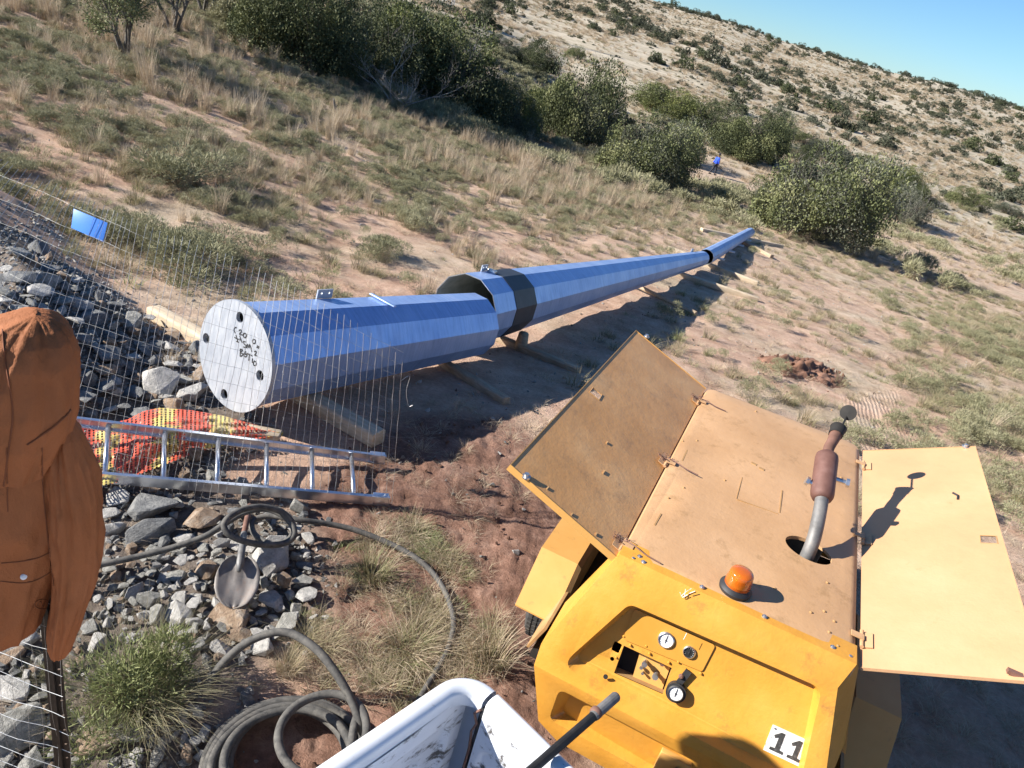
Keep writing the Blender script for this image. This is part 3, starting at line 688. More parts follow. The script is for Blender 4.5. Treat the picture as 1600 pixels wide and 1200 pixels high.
# floor with the controls opening
opn=[]
for p in ((975,1008),(1050,1043),(1036,1083),(960,1050)):
    q=LC(*p,(0,-s7,c7),-.035); opn.append((q[0],-q[2]/s7-.012))
sq=[]
q=LC(964,1011,(0,-s7,c7),-.035); sq=round_poly([(q[0]-.018,-q[2]/s7-.034),(q[0]+.016,-q[2]/s7-.034),(q[0]+.016,-q[2]/s7+.008),(q[0]-.018,-q[2]/s7+.008)],.006,3)
q=LC(957,1028,(0,-s7,c7),-.035); rh=ellipse(q[0],-q[2]/s7-.012,.009,.009,12)
fl=[[Vector((x,y,0)) for x,y in l] for l in (flo,opn,sq,rh)]; tr=geometry.tessellate_polygon(fl); flat=[p for l in (flo,opn,sq,rh) for p in l]
mm.add([FP(x,y,.040 if y<.42 else .034) if (x,y) not in flo else FP(x,y,ins(y)) for x,y in flat],[tuple(t) for t in tr])
# lower panel, bottom and sides
BW=TOP-.92
lo_out=[(-.155,kz),(1.052,kz),(1.045,BW+.03),(.98,BW),(.05,BW),(-.06,BW+.06)]
lip2=round_poly([(-.02,kz-.05),(.90,kz-.05),(.90,kz-.25),(-.02,kz-.25)],.04,6); flo2=round_poly([(.03,kz-.06),(.885,kz-.06),(.885,kz-.24),(.02,kz-.24)],.03,6); n2_=len(lip2)
fan(lo_out,lip2,lambda x,y:FL_(x,y),lambda x,y:FL_(x,y))
mm.add([FL_(x,y) for x,y in lip2]+[FL_(x,y,.06 if x<.4 else .02) for x,y in flo2],[(k,(k+1)%n2_,n2_+(k+1)%n2_,n2_+k) for k in range(n2_)])
mm.add([FL_(x,y,.06 if x<.4 else .02) for x,y in flo2],[tuple(range(n2_))])
# returns
vb=.11
def ret(pts,dx=0):
    n=len(pts); mm.add(list(pts)+[(x+(dx if i<n-1 else .0),vb,z) for i,(x,y,z) in enumerate(pts)],[(k,k+1,n+k+1,n+k) for k in range(n-1)])
ret([FL_(.05,BW),FL_(-.06,BW+.06),FO(-.155,KN),FO(-.160,.50),FP(0,0)])
ret([FL_(.98,BW),FL_(1.045,BW+.03),FO(1.052,KN),FO(1.040,.50),FO(.938,.11),FP(W_-.005,0)],.075)
mm.add([FP(0,0),FP(W_-.005,0),(W_-.005,vb,TOP-.004),(0,vb,TOP-.004)],[(0,1,2,3)])
mm.add([FL_(.05,BW),FL_(.98,BW),(.98,vb,BW),(.05,vb,BW)],[(0,1,2,3)])
fc=mm.build('front_cover',M['yellow'],comp,bevel=.026,segs=4)
fc.modifiers['bevel'].angle_limit=math.radians(14)
bm=bmesh.new(); bm.from_mesh(fc.data); bmesh.ops.remove_doubles(bm,verts=bm.verts,dist=.0006); bmesh.ops.recalc_face_normals(bm,faces=bm.faces)
for e in bm.edges: e.smooth=True
bm.to_mesh(fc.data); bm.free()
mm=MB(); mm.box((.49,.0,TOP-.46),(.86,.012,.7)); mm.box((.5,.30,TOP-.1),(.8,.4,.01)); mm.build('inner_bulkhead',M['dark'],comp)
# instrument plate and fittings on the recessed face
FI=Matrix(((1,0,0),(0,-c7,-s7),(0,-s7,c7))).transposed()  # columns: u, d(down), outward normal
def fbox(m_,u,d,inset,size,rz=0):
    rot=Matrix(((1,0,0),(0,-c7,-s7),(0,-s7,c7)))           # rows -> maps (u,d,n) to local xyz
    R3=Matrix((Vector((1,0,0)),Vector((0,-c7,-s7)),Vector((0,-s7,c7)))).transposed()@Matrix.Rotation(rz,3,'Z')
    m_.box(FP(u,d,inset),size,R3)
NRM=(0,-s7,c7)
def fud(px,py,inset=.04):
    q=LC(px,py,NRM,-inset); return q[0],-(q[2]+.004+inset*c7)/s7
mm=MB(); mm.plate(round_poly([fud(992,951),fud(1118,1008),fud(1097,1049),fud(973,998)],.012,4),[ellipse(*fud(1041,999),.0295,.0295,20),ellipse(*fud(1077,1018),.023,.023,20)],.003,lambda x,y,h:FP(x,y,.0365-h-.003))
ip=mm.build('instrument_plate',M['yellow_flat'],comp)
def stud(px,py,r=.006,mat_='yellow_flat',parent=comp,name='rivet',inset=.036,hgt_=.008):
    u,d=fud(px,py); mm=MB(); mm.lathe([(r,0),(r,hgt_*.5),(r*.5,hgt_)],FP(u,d,inset+.002),NRM,8); return mm.build(name,M[mat_],parent)
for p in ((1027,962),(1079,985),(1114,1002),(975,994),(985,1008),(1010,1009),(1015,1021),(1045,1035),(1060,1034),(1095,1052),(963,1027),(966,1058),(995,1072),(1026,1087)): stud(*p)
def gauge(px,py,r,face,label,inset=.036,ring='chrome'):
    u,d=fud(px,py); c=Vector(FP(u,d,inset)); n=Vector(NRM)
    mm=MB(); mm.lathe([(r,-.03),(r,.010),(r*.86,.014),(r*.84,.008)],c,n,28,cap=False); b=mm.build('gauge',M[ring],comp,auto=.6); b['label']=label
    mm=MB(); mm.lathe([(r*.85,.0075),(r*.85,.0085)],c,n,28); mm.build('dial',M[face],b)
    ink='ink' if face=='gauge_white' else 'gauge_white'
    mm=MB()
    R3=Matrix((Vector((1,0,0)),Vector((0,-c7,-s7)),n)).transposed()
    for k in range(11):
        a=math.radians(-220+k*26); q=c+n*.009+R3@Vector((math.cos(a)*r*.68,math.sin(a)*r*.68,0)); mm.box(q,(r*.14,r*.035,.001),R3@Matrix.Rotation(a,3,'Z'))
    mm.build('dial_marks',M[ink],b)
    mm=MB(); a=math.radians(-95); q=c+n*.0105+R3@Vector((0,-r*.12,0)); mm.box(q,(r*.07,r*1.0,.001),R3); mm.lathe([(r*.1,.0095),(r*.1,.012)],c,n,10); mm.build('needle',M['ink'],b)
    return b
gauge(1041,999,.034,'gauge_white','upper round pressure gauge with a white dial')
gauge(1077,1018,.026,'gauge_black','small round gauge with a black dial')
g3=gauge(1057,1078,.034,'gauge_white','lower round gauge with a thick black case',inset=.010,ring='black')
u,d=fud(1066,1060,.02); mm=MB(); mm.lathe([(.040,-.032),(.041,.004)],FP(*fud(1057,1078),.010),NRM,24); fbox(mm,u+.004,d-.004,.026,(.026,.07,.012),.25); mm.build('gauge_case',M['black'],g3)
stud(1065,1054,.011,'rust',comp,'bolt',.02,.014)
# controls box behind the opening
mm=MB(); no=4
mm.add([FP(x,y,.039) for x,y in opn]+[FP(x,y,.105) for x,y in opn],[(k,(k+1)%no,no+(k+1)%no,no+k) for k in range(no)]+[(4,5,6,7)]); mm.build('control_box',M['seal'],comp)
def mixp(a,b,t): return (a[0]*(1-t)+b[0]*t,a[1]*(1-t)+b[1]*t)
mm=MB(); A_,B_,C_,D_=opn
q=[mixp(A_,B_,.33),mixp(A_,B_,.97),mixp(D_,C_,.97),mixp(D_,C_,.36)]
mm.plate([q[0],q[1],q[2],q[3]],[],.003,lambda x,y,h:FP(x,y,.075-h)); mm.build('control_plate',M['fender'],comp)
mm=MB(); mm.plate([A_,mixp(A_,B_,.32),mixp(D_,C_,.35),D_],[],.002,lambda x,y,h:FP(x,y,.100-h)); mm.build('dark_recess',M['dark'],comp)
for px,py,r,hh,mt_ in ((1007,1038,.012,.04,'chrome'),(1001,1046,.008,.02,'chrome'),(1024,1057,.013,.045,'pipe_grey'),(1003,1055,.006,.02,'chrome'),(1034,1040,.010,.02,'rust')):
    u,d=fud(px,py); mm=MB(); mm.lathe([(r*.7,-.002),(r*.7,hh*.6),(r,hh*.6),(r,hh)],FP(u,d,.072),NRM,10); mm.build('control_knob',M[mt_],comp,auto=.6)
mm=MB(); u,d=fud(946,1058,.0); mm.lathe([(.010,-.004),(.010,.0015)],FP(-.0+u*1,min(d,KN-.02),0),NRM,12); mm.build('bolt_hole',M['dark'],comp)
# grey reflector
q=LC(886,1053,(0,-1,0),-kv+.0); mm=MB(); mm.box((q[0],kv-.006,min(TOP+q[2],kz-.035)),(.062,.012,.028)); mm.build('reflector',M['white_plate'],comp,bevel=.004)
# number plate 11 (on the recessed face)
mm=MB(); cu,cd=fud(1231,1166,.03); 
ang_=math.atan2(fud(1267,1160,.03)[1]-fud(1208,1133,.03)[1],fud(1267,1160,.03)[0]-fud(1208,1133,.03)[0])
PW,PH=.156,.112
def npt(x,y): return (cu+x*math.cos(ang_)-y*math.sin(ang_), cd+x*math.sin(ang_)+y*math.cos(ang_))
def NP(x,y,h): u,d=npt(x,y); return FP(u,d,.026-h)
mm.plate([(-PW/2,-PH/2),(PW/2,-PH/2),(PW/2,PH/2),(-PW/2,PH/2)],[],.004,lambda x,y,h:NP(x,y,h)); npl=mm.build('number_plate',M['white_plate'],comp)
for s in (-1,1):
    mm=MB(); cx=s*.034
    one=[(-.012,.040),(-.012,.028),(-.008,.026),(-.008,-.020),(-.020,-.012),(-.026,-.020),(-.004,-.040),(.010,-.040),(.010,.026),(.016,.028),(.016,.040)]
    one=[(x*1.15,y) for x,y in one]
    one=[(cx-.026,.042),(cx-.026,.030),(cx-.008,.028),(cx-.008,-.018),(cx-.020,-.010),(cx-.027,-.020),(cx-.004,-.042),(cx+.010,-.042),(cx+.010,.028),(cx+.026,.030),(cx+.026,.042)]
    mm.plate(one,[],.0015,lambda x,y,h:NP(x,y,.0016+h*.5)); mm.build('digit_one',M['ink'],npl)
for x,y in ((-.066,-.046),(.066,-.046),(.066,.046)):
    mm=MB(); mm.lathe([(.005,0),(.004,.003)],NP(x,y,0),NRM,8); mm.build('rivet',M['chrome'],npl)
# latch, seam and hose bracket
q=LC(861,990,(1,0,0),-.185); mm=MB(); cz=q[2]+TOP; cv=q[1]
mm.tube(spline([(-.17,cv+.07,cz+.07),(-.185,cv+.03,cz+.03),(-.195,cv-.01,cz-.01),(-.185,cv-.05,cz-.05)],5),.012,8); mm.lathe([(.02,-.01),(.02,.012)],(-.185,cv+.02,cz+.02),(-1,0,0),10); mm.build('cover_latch',M['rust'],comp,smooth=True)
mm=MB(); mm.tube([(.545,kv-.01,kz-.14),(.55,kv-.06,kz-.17),(.53,kv-.09,kz-.24),(.50,kv-.11,kz-.36)],.016,8); mm.tube([(.50,kv-.02,kz-.2),(.47,kv-.07,kz-.22),(.52,kv-.1,kz-.25)],.010,8); mm.build('outlet_valve',M['rust'],comp,smooth=True)
mm=MB(); mm.box((.52,kv+.005,kz-.20),(.13,.03,.20)); mm.build('outlet_bracket',M['fender'],comp,bevel=.004)
for pts in ([(1064,932),(1072,925),(1080,920)],[(1071,921),(1069,934)],[(1076,928),(1086,924)],[(1068,1000),(1073,990)],[(1062,926),(1066,934),(1074,930)]):
    sp=[FP(*fud(px,py,-.02),-.0172) for px,py in pts]
    mm=MB(); mm.tube(sp,.0014,4); mm.build('scratch_mark',M['white_plate'],comp)
# amber beacon
q=LC(1148,921,(0,0,1),0); bz=TOP+crown(q[0],q[1]); bc=(q[0],q[1],bz)
BS=1.16
mm=MB(); mm.lathe([(a*BS,b*BS) for a,b in [(.056,0),(.058,.012),(.052,.020),(.046,.024),(.044,.030)]],bc,(0,0,1),28); bb=mm.build('beacon_base',M['black'],comp,auto=.6)
mm=MB(); mm.lathe([(a*BS,b*BS) for a,b in [(.043,.024),(.046,.027),(.0445,.036),(.046,.038),(.0435,.046),(.045,.049),(.0425,.058),(.043,.060),(.0415,.076),(.037,.083),(.02,.086),(.001,.0865)]],bc,(0,0,1),32); bd=mm.build('amber_dome',M['amber'],comp,auto=1.0); bd['label']='orange ribbed dome of the warning beacon'
mm=MB(); mm.lathe([(.018,.028),(.020,.06),(.012,.075)],bc,(0,0,1),12); mm.build('lamp_bulb',M['chrome'],bd,smooth=True)
for k in range(3):
    a=k*2.1+.4; mm=MB(); mm.lathe([(.005,.012),(.004,.018)],(bc[0]+.052*math.cos(a),bc[1]+.052*math.sin(a),bz),(0,0,1),8); mm.build('screw',M['chrome'],bb)
# exhaust
pth=[(.745,.60,-.30),(.745,.60,-.05),(.742,.63,.05),(.735,.70,.11),(.727,.78,.155),(.722,.83,.175)]
mm=MB(); mm.tube(spline([(x,y,TOP+z) for x,y,z in pth],6),.031,16); mm.build('lower_exhaust_pipe',M['pipe_grey'],comp,smooth=True)
A=Vector((.722,.82,TOP+.170)); Bm=Vector((.690,1.045,TOP+.288)); ax=(Bm-A).normalized(); Lm=(Bm-A).length
mm=MB(); mm.lathe([(.03,-.012),(.044,-.006),(.052,.012),(.054,.03),(.054,Lm-.03),(.051,Lm-.010),(.041,Lm),(.026,Lm+.012)],A,ax,26); mf=mm.build('muffler',M['muffler'],comp,auto=.9)
T1=Bm; T2=Vector((.698,1.14,TOP+.322)); T3=Vector((.709,1.235,TOP+.352))
mm=MB(); mm.tube(spline([T1,(T1+T2)/2+Vector((-.004,0,0)),T2,T3],6),[.026]*12+[.027,.028,.029,.030,.031,.032,.033],14); 
up=mm.build('upper_exhaust_pipe',M['rust'],comp,smooth=True)
mm=MB(); d3=(T3-T2).normalized(); mm.lathe([(.034,-.05),(.036,-.01),(.041,.01),(.037,.011),(.034,-.03)],T3,d3,18,cap=False); mm.build('pipe_collar',M['dark'],comp,smooth=True)
capc=Vector((.737,1.375,TOP+.402)); nC=(Vector(CC.tolist())-Vector((OX,OY,0)));
mm=MB(); nl=Vector((-.25,-.80,.50)).normalized(); mm.lathe([(.0,-.004),(.040,-.004),(.041,.003),(.0,.006)],capc,nl,24,cap=False); mm.tube([T3+Vector((.01,.0,.03)),capc-Vector((0,0,.02)),capc],.005,6); mm.build('rain_cap',M['dark'],comp,smooth=False)
for p,ang in (((.675,.87,TOP+.195),1),((.78,.95,TOP+.225),-1)):
    mm=MB(); mm.tube([(p[0]+.03*ang,p[1],p[2]),(p[0]-.03*ang,p[1],p[2]+.005)],.012,8); mm.lathe([(.022,0),(.022,.015)],(p[0]-.028*ang,p[1],p[2]+.003),(-ang,0,.2),6); mm.build('clamp_bolt',M['chrome'],comp)
# fenders, wheels, chassis
for s in (-1,1):
    def X(u): return u if s<0 else W_-u
    us=(X(-.215),X(-.42)); prof=[(.28,-.78),(.50,-.55),(1.12,-.55),(1.34,-.78)]
    mm=MB(); 
    for k in range(3):
        (v0,w0),(v1,w1)=prof[k],prof[k+1]
        q=[(us[0],v0,TOP+w0),(us[0],v1,TOP+w1),(us[1],v1,TOP+w1),(us[1],v0,TOP+w0)]; q2=[(x,y,z-.008) for x,y,z in q]
        mm.add(q+q2,[(0,1,2,3),(7,6,5,4),(0,1,5,4),(1,2,6,5),(2,3,7,6),(3,0,4,7)])
    fo=mm.build('fender',M['fender'],comp)
    mm=MB()
    x0=us[0]; x1=X(-.19)
    q=[(x0,v,TOP+w+.003) for v,w in prof]; q2=[(x1,v,TOP+w-.02) for v,w in prof]
    mm.add(q+q2,[(k,k+1,5+k,4+k) for k in range(3)]); q3=[(x1,v,TOP-.80) for v,w in prof]; mm.add(q2+q3,[(k,k+1,5+k,4+k) for k in range(3)]); mm.build('fender_side',M['seal'],fo)
    wc=(X(-.315),.80,.335)
    r=.335; mm=MB(); mm.lathe([(.19,-.085),(.27,-.09),(.315,-.075),(r,-.05),(r+.003,0),(r,.05),(.315,.075),(.27,.09),(.19,.085)],wc,(1,0,0),48,cap=False); ty=mm.build('tyre',M['tyre'],comp,smooth=True)
    mm=MB()
    for k in range(60):
        a=2*math.pi*k/60
        for j,off in ((-.045,0),(-.015,.04),(.015,0),(.045,.04)):
            aa=a+off; c=(wc[0]+j,wc[1]+math.cos(aa)*(r+.003),wc[2]+math.sin(aa)*(r+.003)); mm.box(c,(.022,.024,.012),Matrix.Rotation(aa-math.pi/2,3,'X'))
    tb=mm.build('tread_blocks',M['tyre'],ty); tb['kind']='stuff'
    mm=MB(); mm.lathe([(.0,.02*s),(.06,.03*s),(.17,.0),(.20,.07*s),(.20,-.08)],wc,(1,0,0),28,cap=False); mm.build('rim',M['fender'],ty,auto=.6)
mm=MB(); mm.tube([(-.3,.80,.335),(W_+.3,.80,.335)],.028,10); mm.build('axle',M['rust'],comp)
for u in (.12,W_-.12):
    mm=MB(); mm.box((u,1.0,.41),(.06,2.1,.10)); mm.build('chassis_rail',M['rust'],comp,bevel=.005)
mm=MB(); mm.box((W_/2,-.35,.36),(.08,.9,.08)); mm.build('drawbar',M['rust'],comp,bevel=.005)
mm=MB(); mm.tube([(W_/2+.1,-.5,.0),(W_/2+.1,-.5,.55)],.025,10); mm.lathe([(.06,0),(.06,.02)],(W_/2+.1,-.5,.0),(0,0,1),14); mm.build('jockey_stand',M['rust'],comp)
#@@PART3
# ------------------------------------------------------------------ ladder
A0=P(125,660,.26);A1=P(602,718,.07);B0=P(150,745,.12);B1=P(608,783,.05)
A0=A0+(A0-A1)*.35; B0=B0+(B0-B1)*.32
ldr=empty('ladder',(A0+B1)/2,0,'aluminium ladder lying on the ground by the wire mesh','ladder')
lc=(A0+B1)/2
def Lp(a,b,t): return (np.array(a)*(1-t)+np.array(b)*t)-lc
upn=Vector((0,0,1))
def railmesh(a,b,name):
    a=Vector((a-lc).tolist()); b=Vector((b-lc).tolist()); d=(b-a).normalized(); side=d.cross(upn).normalized(); u=side.cross(d)
    mm=MB(); prof=[(-.013,-.035),(.013,-.035),(.013,-.029),(-.007,-.029),(-.007,.029),(.013,.029),(.013,.035),(-.013,.035)]
    sgn = 1 if name=='far' else -1
    vs=[tuple(p+side*(x*sgn)+u*y) for p in (a,b) for x,y in prof]; n=8
    mm.add(vs,[(k,(k+1)%n,n+(k+1)%n,n+k) for k in range(n)]+[(0,1,2,3),(0,3,4,7),(4,5,6,7),(8,11,10,9),(8,15,12,11),(12,15,14,13)])
    return mm.build('rail',M['alu'],ldr)
railmesh(A0,A1,'far'); railmesh(B0,B1,'near')
def tfor(px,a,b,y0):
    best=0;bd=1e9
    for i in range(401):
        t=i/400; q=a*(1-t)+b*t; X_,Y_,_w=proj(*q); 
        if abs(X_-px)<bd: bd=abs(X_-px);best=t
    return best
for xt,xb in ((170,163),(258,256),(341,339),(417,416),(487,488),(549,553),(90,78),(20,0)):
    ta=tfor(xt,A0,A1,0); tb=tfor(xb,B0,B1,0); a=A0*(1-ta)+A1*ta-lc; b=B0*(1-tb)+B1*tb-lc
    mm=MB(); mm.tube([a,b],.016,8); mm.build('rung',M['alu'],ldr,smooth=True)
for a in (A1,B1):
    mm=MB(); q=a-lc; mm.box((q[0]-.06,q[1]-.01,q[2]+.004),(.11,.05,.078),Matrix.Rotation(.25,3,'Z')); mm.build('end_bracket',M['alu'],ldr,bevel=.004)
# ------------------------------------------------------------------ barrier netting
NU,NVv=64,26
c00=P(100,700,.22);c10=P(441,676,.06);c01=P(100,770,.02);c11=P(300,742,.03)
pk=[(205,655),(235,640),(270,636),(340,652),(441,676)]
V_=[];UV=[]
for i in range(NU):
    u=i/(NU-1)
    xt=95+u*(443-95); yt=float(np.interp(xt,[95,170,200,225,250,300,350,400,443],[672,662,655,642,637,641,650,664,675]))
    xb=95+u*(441-95); yb=float(np.interp(xb,[95,180,260,310,340,443],[770,755,725,706,698,681]))
    for j in range(NVv):
        v=j/(NVv-1); px=xt*(1-v)+xb*v; py=yt*(1-v)+yb*v
        zz=.085+.13*math.exp(-((px-290)/85)**2)*(math.sin(math.pi*min(1,v*1.25))**.8 if v<.8 else 0)*.9+.04*math.exp(-((px-150)/60)**2)
        zz+=.035*noise.noise(Vector((u*9,v*5,0)))+.02*noise.noise(Vector((u*25,v*11,3)))
        q=P(px,py,max(.06,zz)); V_.append(tuple(q)); UV.append((u,v))
F_=[(i*NVv+j,(i+1)*NVv+j,(i+1)*NVv+j+1,i*NVv+j+1) for i in range(NU-1) for j in range(NVv-1)]
mn=bpy.data.meshes.new('barrier_netting'); mn.from_pydata(V_,[],F_); uvl=mn.uv_layers.new(name='UVMap')
for l in mn.loops: uvl.data[l.index].uv=UV[l.vertex_index]
mn.materials.append(M['net']); 
for p in mn.polygons: p.use_smooth=True
o=bpy.data.objects.new('barrier_netting',mn); COL.objects.link(o); tag(o,'crumpled orange and yellow barrier netting lying beyond the ladder','netting')
mm=MB(); q0=P(352,655,.10);q1=P(442,672,.10);q2=P(436,682,.10);q3=P(335,672,.10)
mm.plate([tuple(q[:2]) for q in (q0,q1,q2,q3)],[],.04,lambda x,y,h:(x,y,.10+h)); o=mm.build('wooden_board',M['wood_pale'],bevel=.006); tag(o,'pale flat board with a pointed end sticking out from under the orange netting','board')

# ------------------------------------------------------------------ shovel
sh=empty('shovel',P(363,905,.05),0,'worn round-mouth shovel lying blade up on the rocks under a hose loop','shovel'); so=Vector(P(363,905,.05).tolist())
cx=P(364,952,.08);tp=P(377,868,.20); ax=Vector((tp-cx).tolist()); Ls=ax.length; ax.normalize()
view=Vector((CC-cx).tolist()).normalized(); sd=ax.cross(view).normalized(); nn=sd.cross(ax).normalized()
wtab=[(0,.0),(.03,.035),(.10,.066),(.22,.094),(.38,.112),(.55,.116),(.70,.110),(.84,.094),(.93,.075),(1.0,.038)]
vs=[];NW=13
K=18
for i in range(K+1):
    t=i/K; w=float(np.interp(t,[a for a,b in wtab],[b for a,b in wtab]))
    for j in range(NW):
        s=(j/(NW-1)*2-1); 
        dish=.030*(s*s-1)*(.4+.6*t)+ .022*math.exp(-(s*4.5)**2)*max(0,(t-.35))/.65 + .006*noise.noise(Vector((s*3,t*3,0)))
        p=Vector(cx.tolist())+ax*(t*Ls)+sd*(s*w)+nn*dish; vs.append(tuple(p-so))
mm=MB(); mm.add(vs,[(i*NW+j,i*NW+j+1,(i+1)*NW+j+1,(i+1)*NW+j) for i in range(K) for j in range(NW-1)])
bl=mm.build('blade',M['shovel'],sh,smooth=True); md=bl.modifiers.new('thickness','SOLIDIFY'); md.thickness=.004
e0=Vector(tp.tolist())-so-ax*.05+nn*.012; e1=e0+Vector((P(383,822,.20)-P(377,868,.20)).tolist()); e2=e0+Vector((P(392,780,.10)-P(377,868,.20)).tolist())
mm=MB(); mm.tube([e0-ax*.05,e0,e0*.5+e1*.5,e1],[.010,.021,.020,.018],10); mm.build('socket',M['pipe_grey'],sh,smooth=True)
mm=MB(); mm.tube([e1-(e1-e0)*.05,e2],[.017,.017],10); mm.build('handle',M['rust'],sh,smooth=True)
# ------------------------------------------------------------------ hoses
def hosepts(l): return [P(px,py,z) for px,py,z in l]
h1=hosepts([(60,905,.10),(150,884,.12),(205,872,.14),(265,857,.17),(320,838,.22),(352,818,.27),(385,800,.32),(420,796,.34),(450,812,.32),(460,836,.28),(440,850,.26),(400,850,.30),(362,838,.36),(350,822,.40),(358,808,.42),(380,796,.42),(410,792,.40),(440,800,.36),(458,820,.30),(452,842,.22),(425,850,.16),(398,835,.12),(395,815,.10),(420,806,.12),(465,812,.14),(520,820,.10),(560,830,.08),(610,850,.05),(650,872,.04),(680,900,.03),(700,935,.04),(709,975,.04),(700,1015,.03),(684,1045,.03),(664,1078,.03),(640,1120,.02)])
mm=MB(); mm.tube(spline(h1,8),.0175,10); o=mm.build('hose',M['hose'],smooth=True); tag(o,'grey rubber air hose looped over the shovel and running right through the dry grass','hose')
h2=[]
qc=P(440,1165,0)
h2+=hosepts([(322,1075,.10),(345,1040,.20),(380,1008,.30),(420,990,.36),(455,990,.38),(495,1015,.38),(525,1052,.34),(548,1092,.28),(562,1130,.22),(566,1165,.14)])
def loop(cpx,cpy,rx,ry,z,a0,a1,n,jit=0):
    c=P(cpx,cpy,z); out=[]
    for k in range(n):
        a=a0+(a1-a0)*k/(n-1); out.append(np.array([c[0]+rx*math.cos(a),c[1]+ry*math.sin(a),z+.012*math.sin(a*2+jit)]))
    return out
for k,(cx_,cy_,r1,r2,z) in enumerate([(448,1195,.345,.340,.05),(448,1190,.315,.305,.06),(445,1188,.285,.275,.07),(452,1184,.250,.245,.08),(456,1200,.350,.325,.10),(446,1196,.305,.29,.11),(452,1186,.27,.25,.12)]):
    h2+=loop(cx_,cy_,r1,r2,z,-.35-6.28*0, -.35-6.0,15,k)
h2+=loop(505,1145,.185,.205,.24,-.2,5.6,13)
h2+=[P(560,1120,.20),P(590,1230,.04)]
mm=MB(); mm.tube(spline(h2,7),.0195,10); o=mm.build('hose',M['hose'],smooth=True); tag(o,'coil of thick grey rubber hose on the ground beside the white truck bed','hose')

# ------------------------------------------------------------------ fence
fn=empty('wire_mesh_fence',(-.62,4.05,0),0,'loose sagging galvanised wire mesh fence in front of the pole end','fence'); fo_=np.array([-.62,4.05,0])
bot=[(.0,(-.60,4.06,.0)),(.32,(-1.65,3.62,.02)),(.55,(-2.38,3.46,.02)),(.78,(-3.3,3.25,.1)),(1.0,(-4.6,2.9,.3))]
top=[(.0,(-.70,4.05,1.22)),(.17,(-1.22,4.02,1.36)),(.32,(-1.66,4.12,1.45)),(.55,tuple(D(215,342,4.28))),(.78,tuple(D(90,286,4.42))),(1.0,tuple(D(-60,220,4.6)))]
def crv(tab,t):
    ks=[k for k,_ in tab]; return np.array([np.interp(t,ks,[p[i] for _,p in tab]) for i in range(3)])
NWv=74; NWh=14
def fpt(t,s):
    a=crv(bot,t);b=crv(top,t); q=a*(1-s)+b*s
    w=.035*noise.noise(Vector((t*7,s*2.2,1)))+.012*noise.noise(Vector((t*30,s*6,5)))+.05*math.sin(s*3.1)*noise.noise(Vector((t*4,3,3)))
    return q+np.array([w*.35,-w,0])
def fpt2(t,s,k):      # verticals kink a little
    q=fpt(t,s); d=.010*noise.noise(Vector((k*3.3,s*7,9))); return q+np.array([d,d*.4,0])
for k in range(NWv):
    t=k/(NWv-1); top_s=1.0-(.02*random.random())-(.10*max(0,.12-t)/.12*random.random())
    pts=[fpt2(t,s*top_s,k)-fo_ for s in np.linspace(0,1,15)]
    mm=MB(); mm.tube(pts,.00135,4); mm.build('wire',M['wire'],fn)
for k in range(NWh):
    s=k/(NWh-1)*.94+.01; t0=.0 if k%3 else .0
    pts=[fpt(t,s)-fo_ for t in np.linspace(0,1,60)]
    mm=MB(); mm.tube(pts,.00085,4); mm.build('wire',M['wire_dull'],fn)
pts=[fpt(.0,.78)-fo_+np.array(v) for v in ((0,0,0),(.05,.0,.05),(.045,0,-.06),(.075,0,-.16),(.10,0,-.15))]
mm=MB(); mm.tube(spline(pts,4),.0011,4); mm.build('loose_wire_end',M['wire'],fn)
# blue plate wired to the mesh
def sgn_pt(px,py):
    d=ray(px,py); q=CC+d*4.36; return q
cs=[sgn_pt(115,326),sgn_pt(168,348),sgn_pt(161,378),sgn_pt(111,356)]; c0=sum(cs)/4
nrm=Vector(np.cross(cs[1]-cs[0],cs[3]-cs[0]).tolist()).normalized()
if nrm.dot(Vector((CC-c0).tolist()))<0: nrm=-nrm
mm=MB(); vs=[tuple(q-c0) for q in cs]; mm.add(vs+[tuple(Vector(v)-nrm*.003) for v in vs],[(0,1,2,3),(7,6,5,4),(0,1,5,4),(1,2,6,5),(2,3,7,6),(3,0,4,7)])
o=mm.build('blank_sign',M['sign'],bevel=.001); o.location=c0; tag(o,'small plain blue plate hanging on the wire mesh','sign')
# near mesh around the post
PX0,PY0=-1.29,1.655
fn2=empty('wire_mesh_fence',(PX0,PY0,0),0,'wire mesh tied round the black post below the jacket','fence')
def nf(t,s):                                     # t metres from the post, s height
    w=.02*noise.noise(Vector((t*5,s*3,2)))
    return (t*-.93+w*.3, t*.10-.028+w, s)
for k in range(-1,20):
    t=k*.055; pts=[nf(t+.008*noise.noise(Vector((k,s*4,1))),s) for s in np.linspace(.0,1.35,14)]
    mm=MB(); mm.tube(pts,.0007,4); mm.build('wire',M['wire_dull'],fn2)
for k in range(13):
    s=.04+k*.105; pts=[nf(t,s+.03*noise.noise(Vector((k,t*3,4)))-.02*t) for t in np.linspace(-.06,1.08,22)]
    mm=MB(); mm.tube(pts,.0010,4); mm.build('wire',M['wire'],fn2)
# post
ps=empty('fence_post',(PX0,PY0,0),math.radians(25),'black steel fence post with a row of small holes, the jacket hanging on it','fence post')
mm=MB(); 
prof=[(-.026,-.004),(-.004,-.004),(-.004,-.03),(.004,-.03),(.004,-.004),(.026,-.004),(.026,.004),(-.026,.004)]
mm.add([(x,y,z) for z in (0,2.0) for x,y in prof],[(k,(k+1)%8,8+(k+1)%8,8+k) for k in range(8)]); mm.build('post_shaft',M['post'],ps)
mm=MB()
for k in range(24):
    mm.lathe([(.004,0),(.004,.001)],(.016,-.0052,.06+k*.08),(0,-1,0),8)
hs_=mm.build('post_holes',M['chrome'],ps); hs_['kind']='stuff'
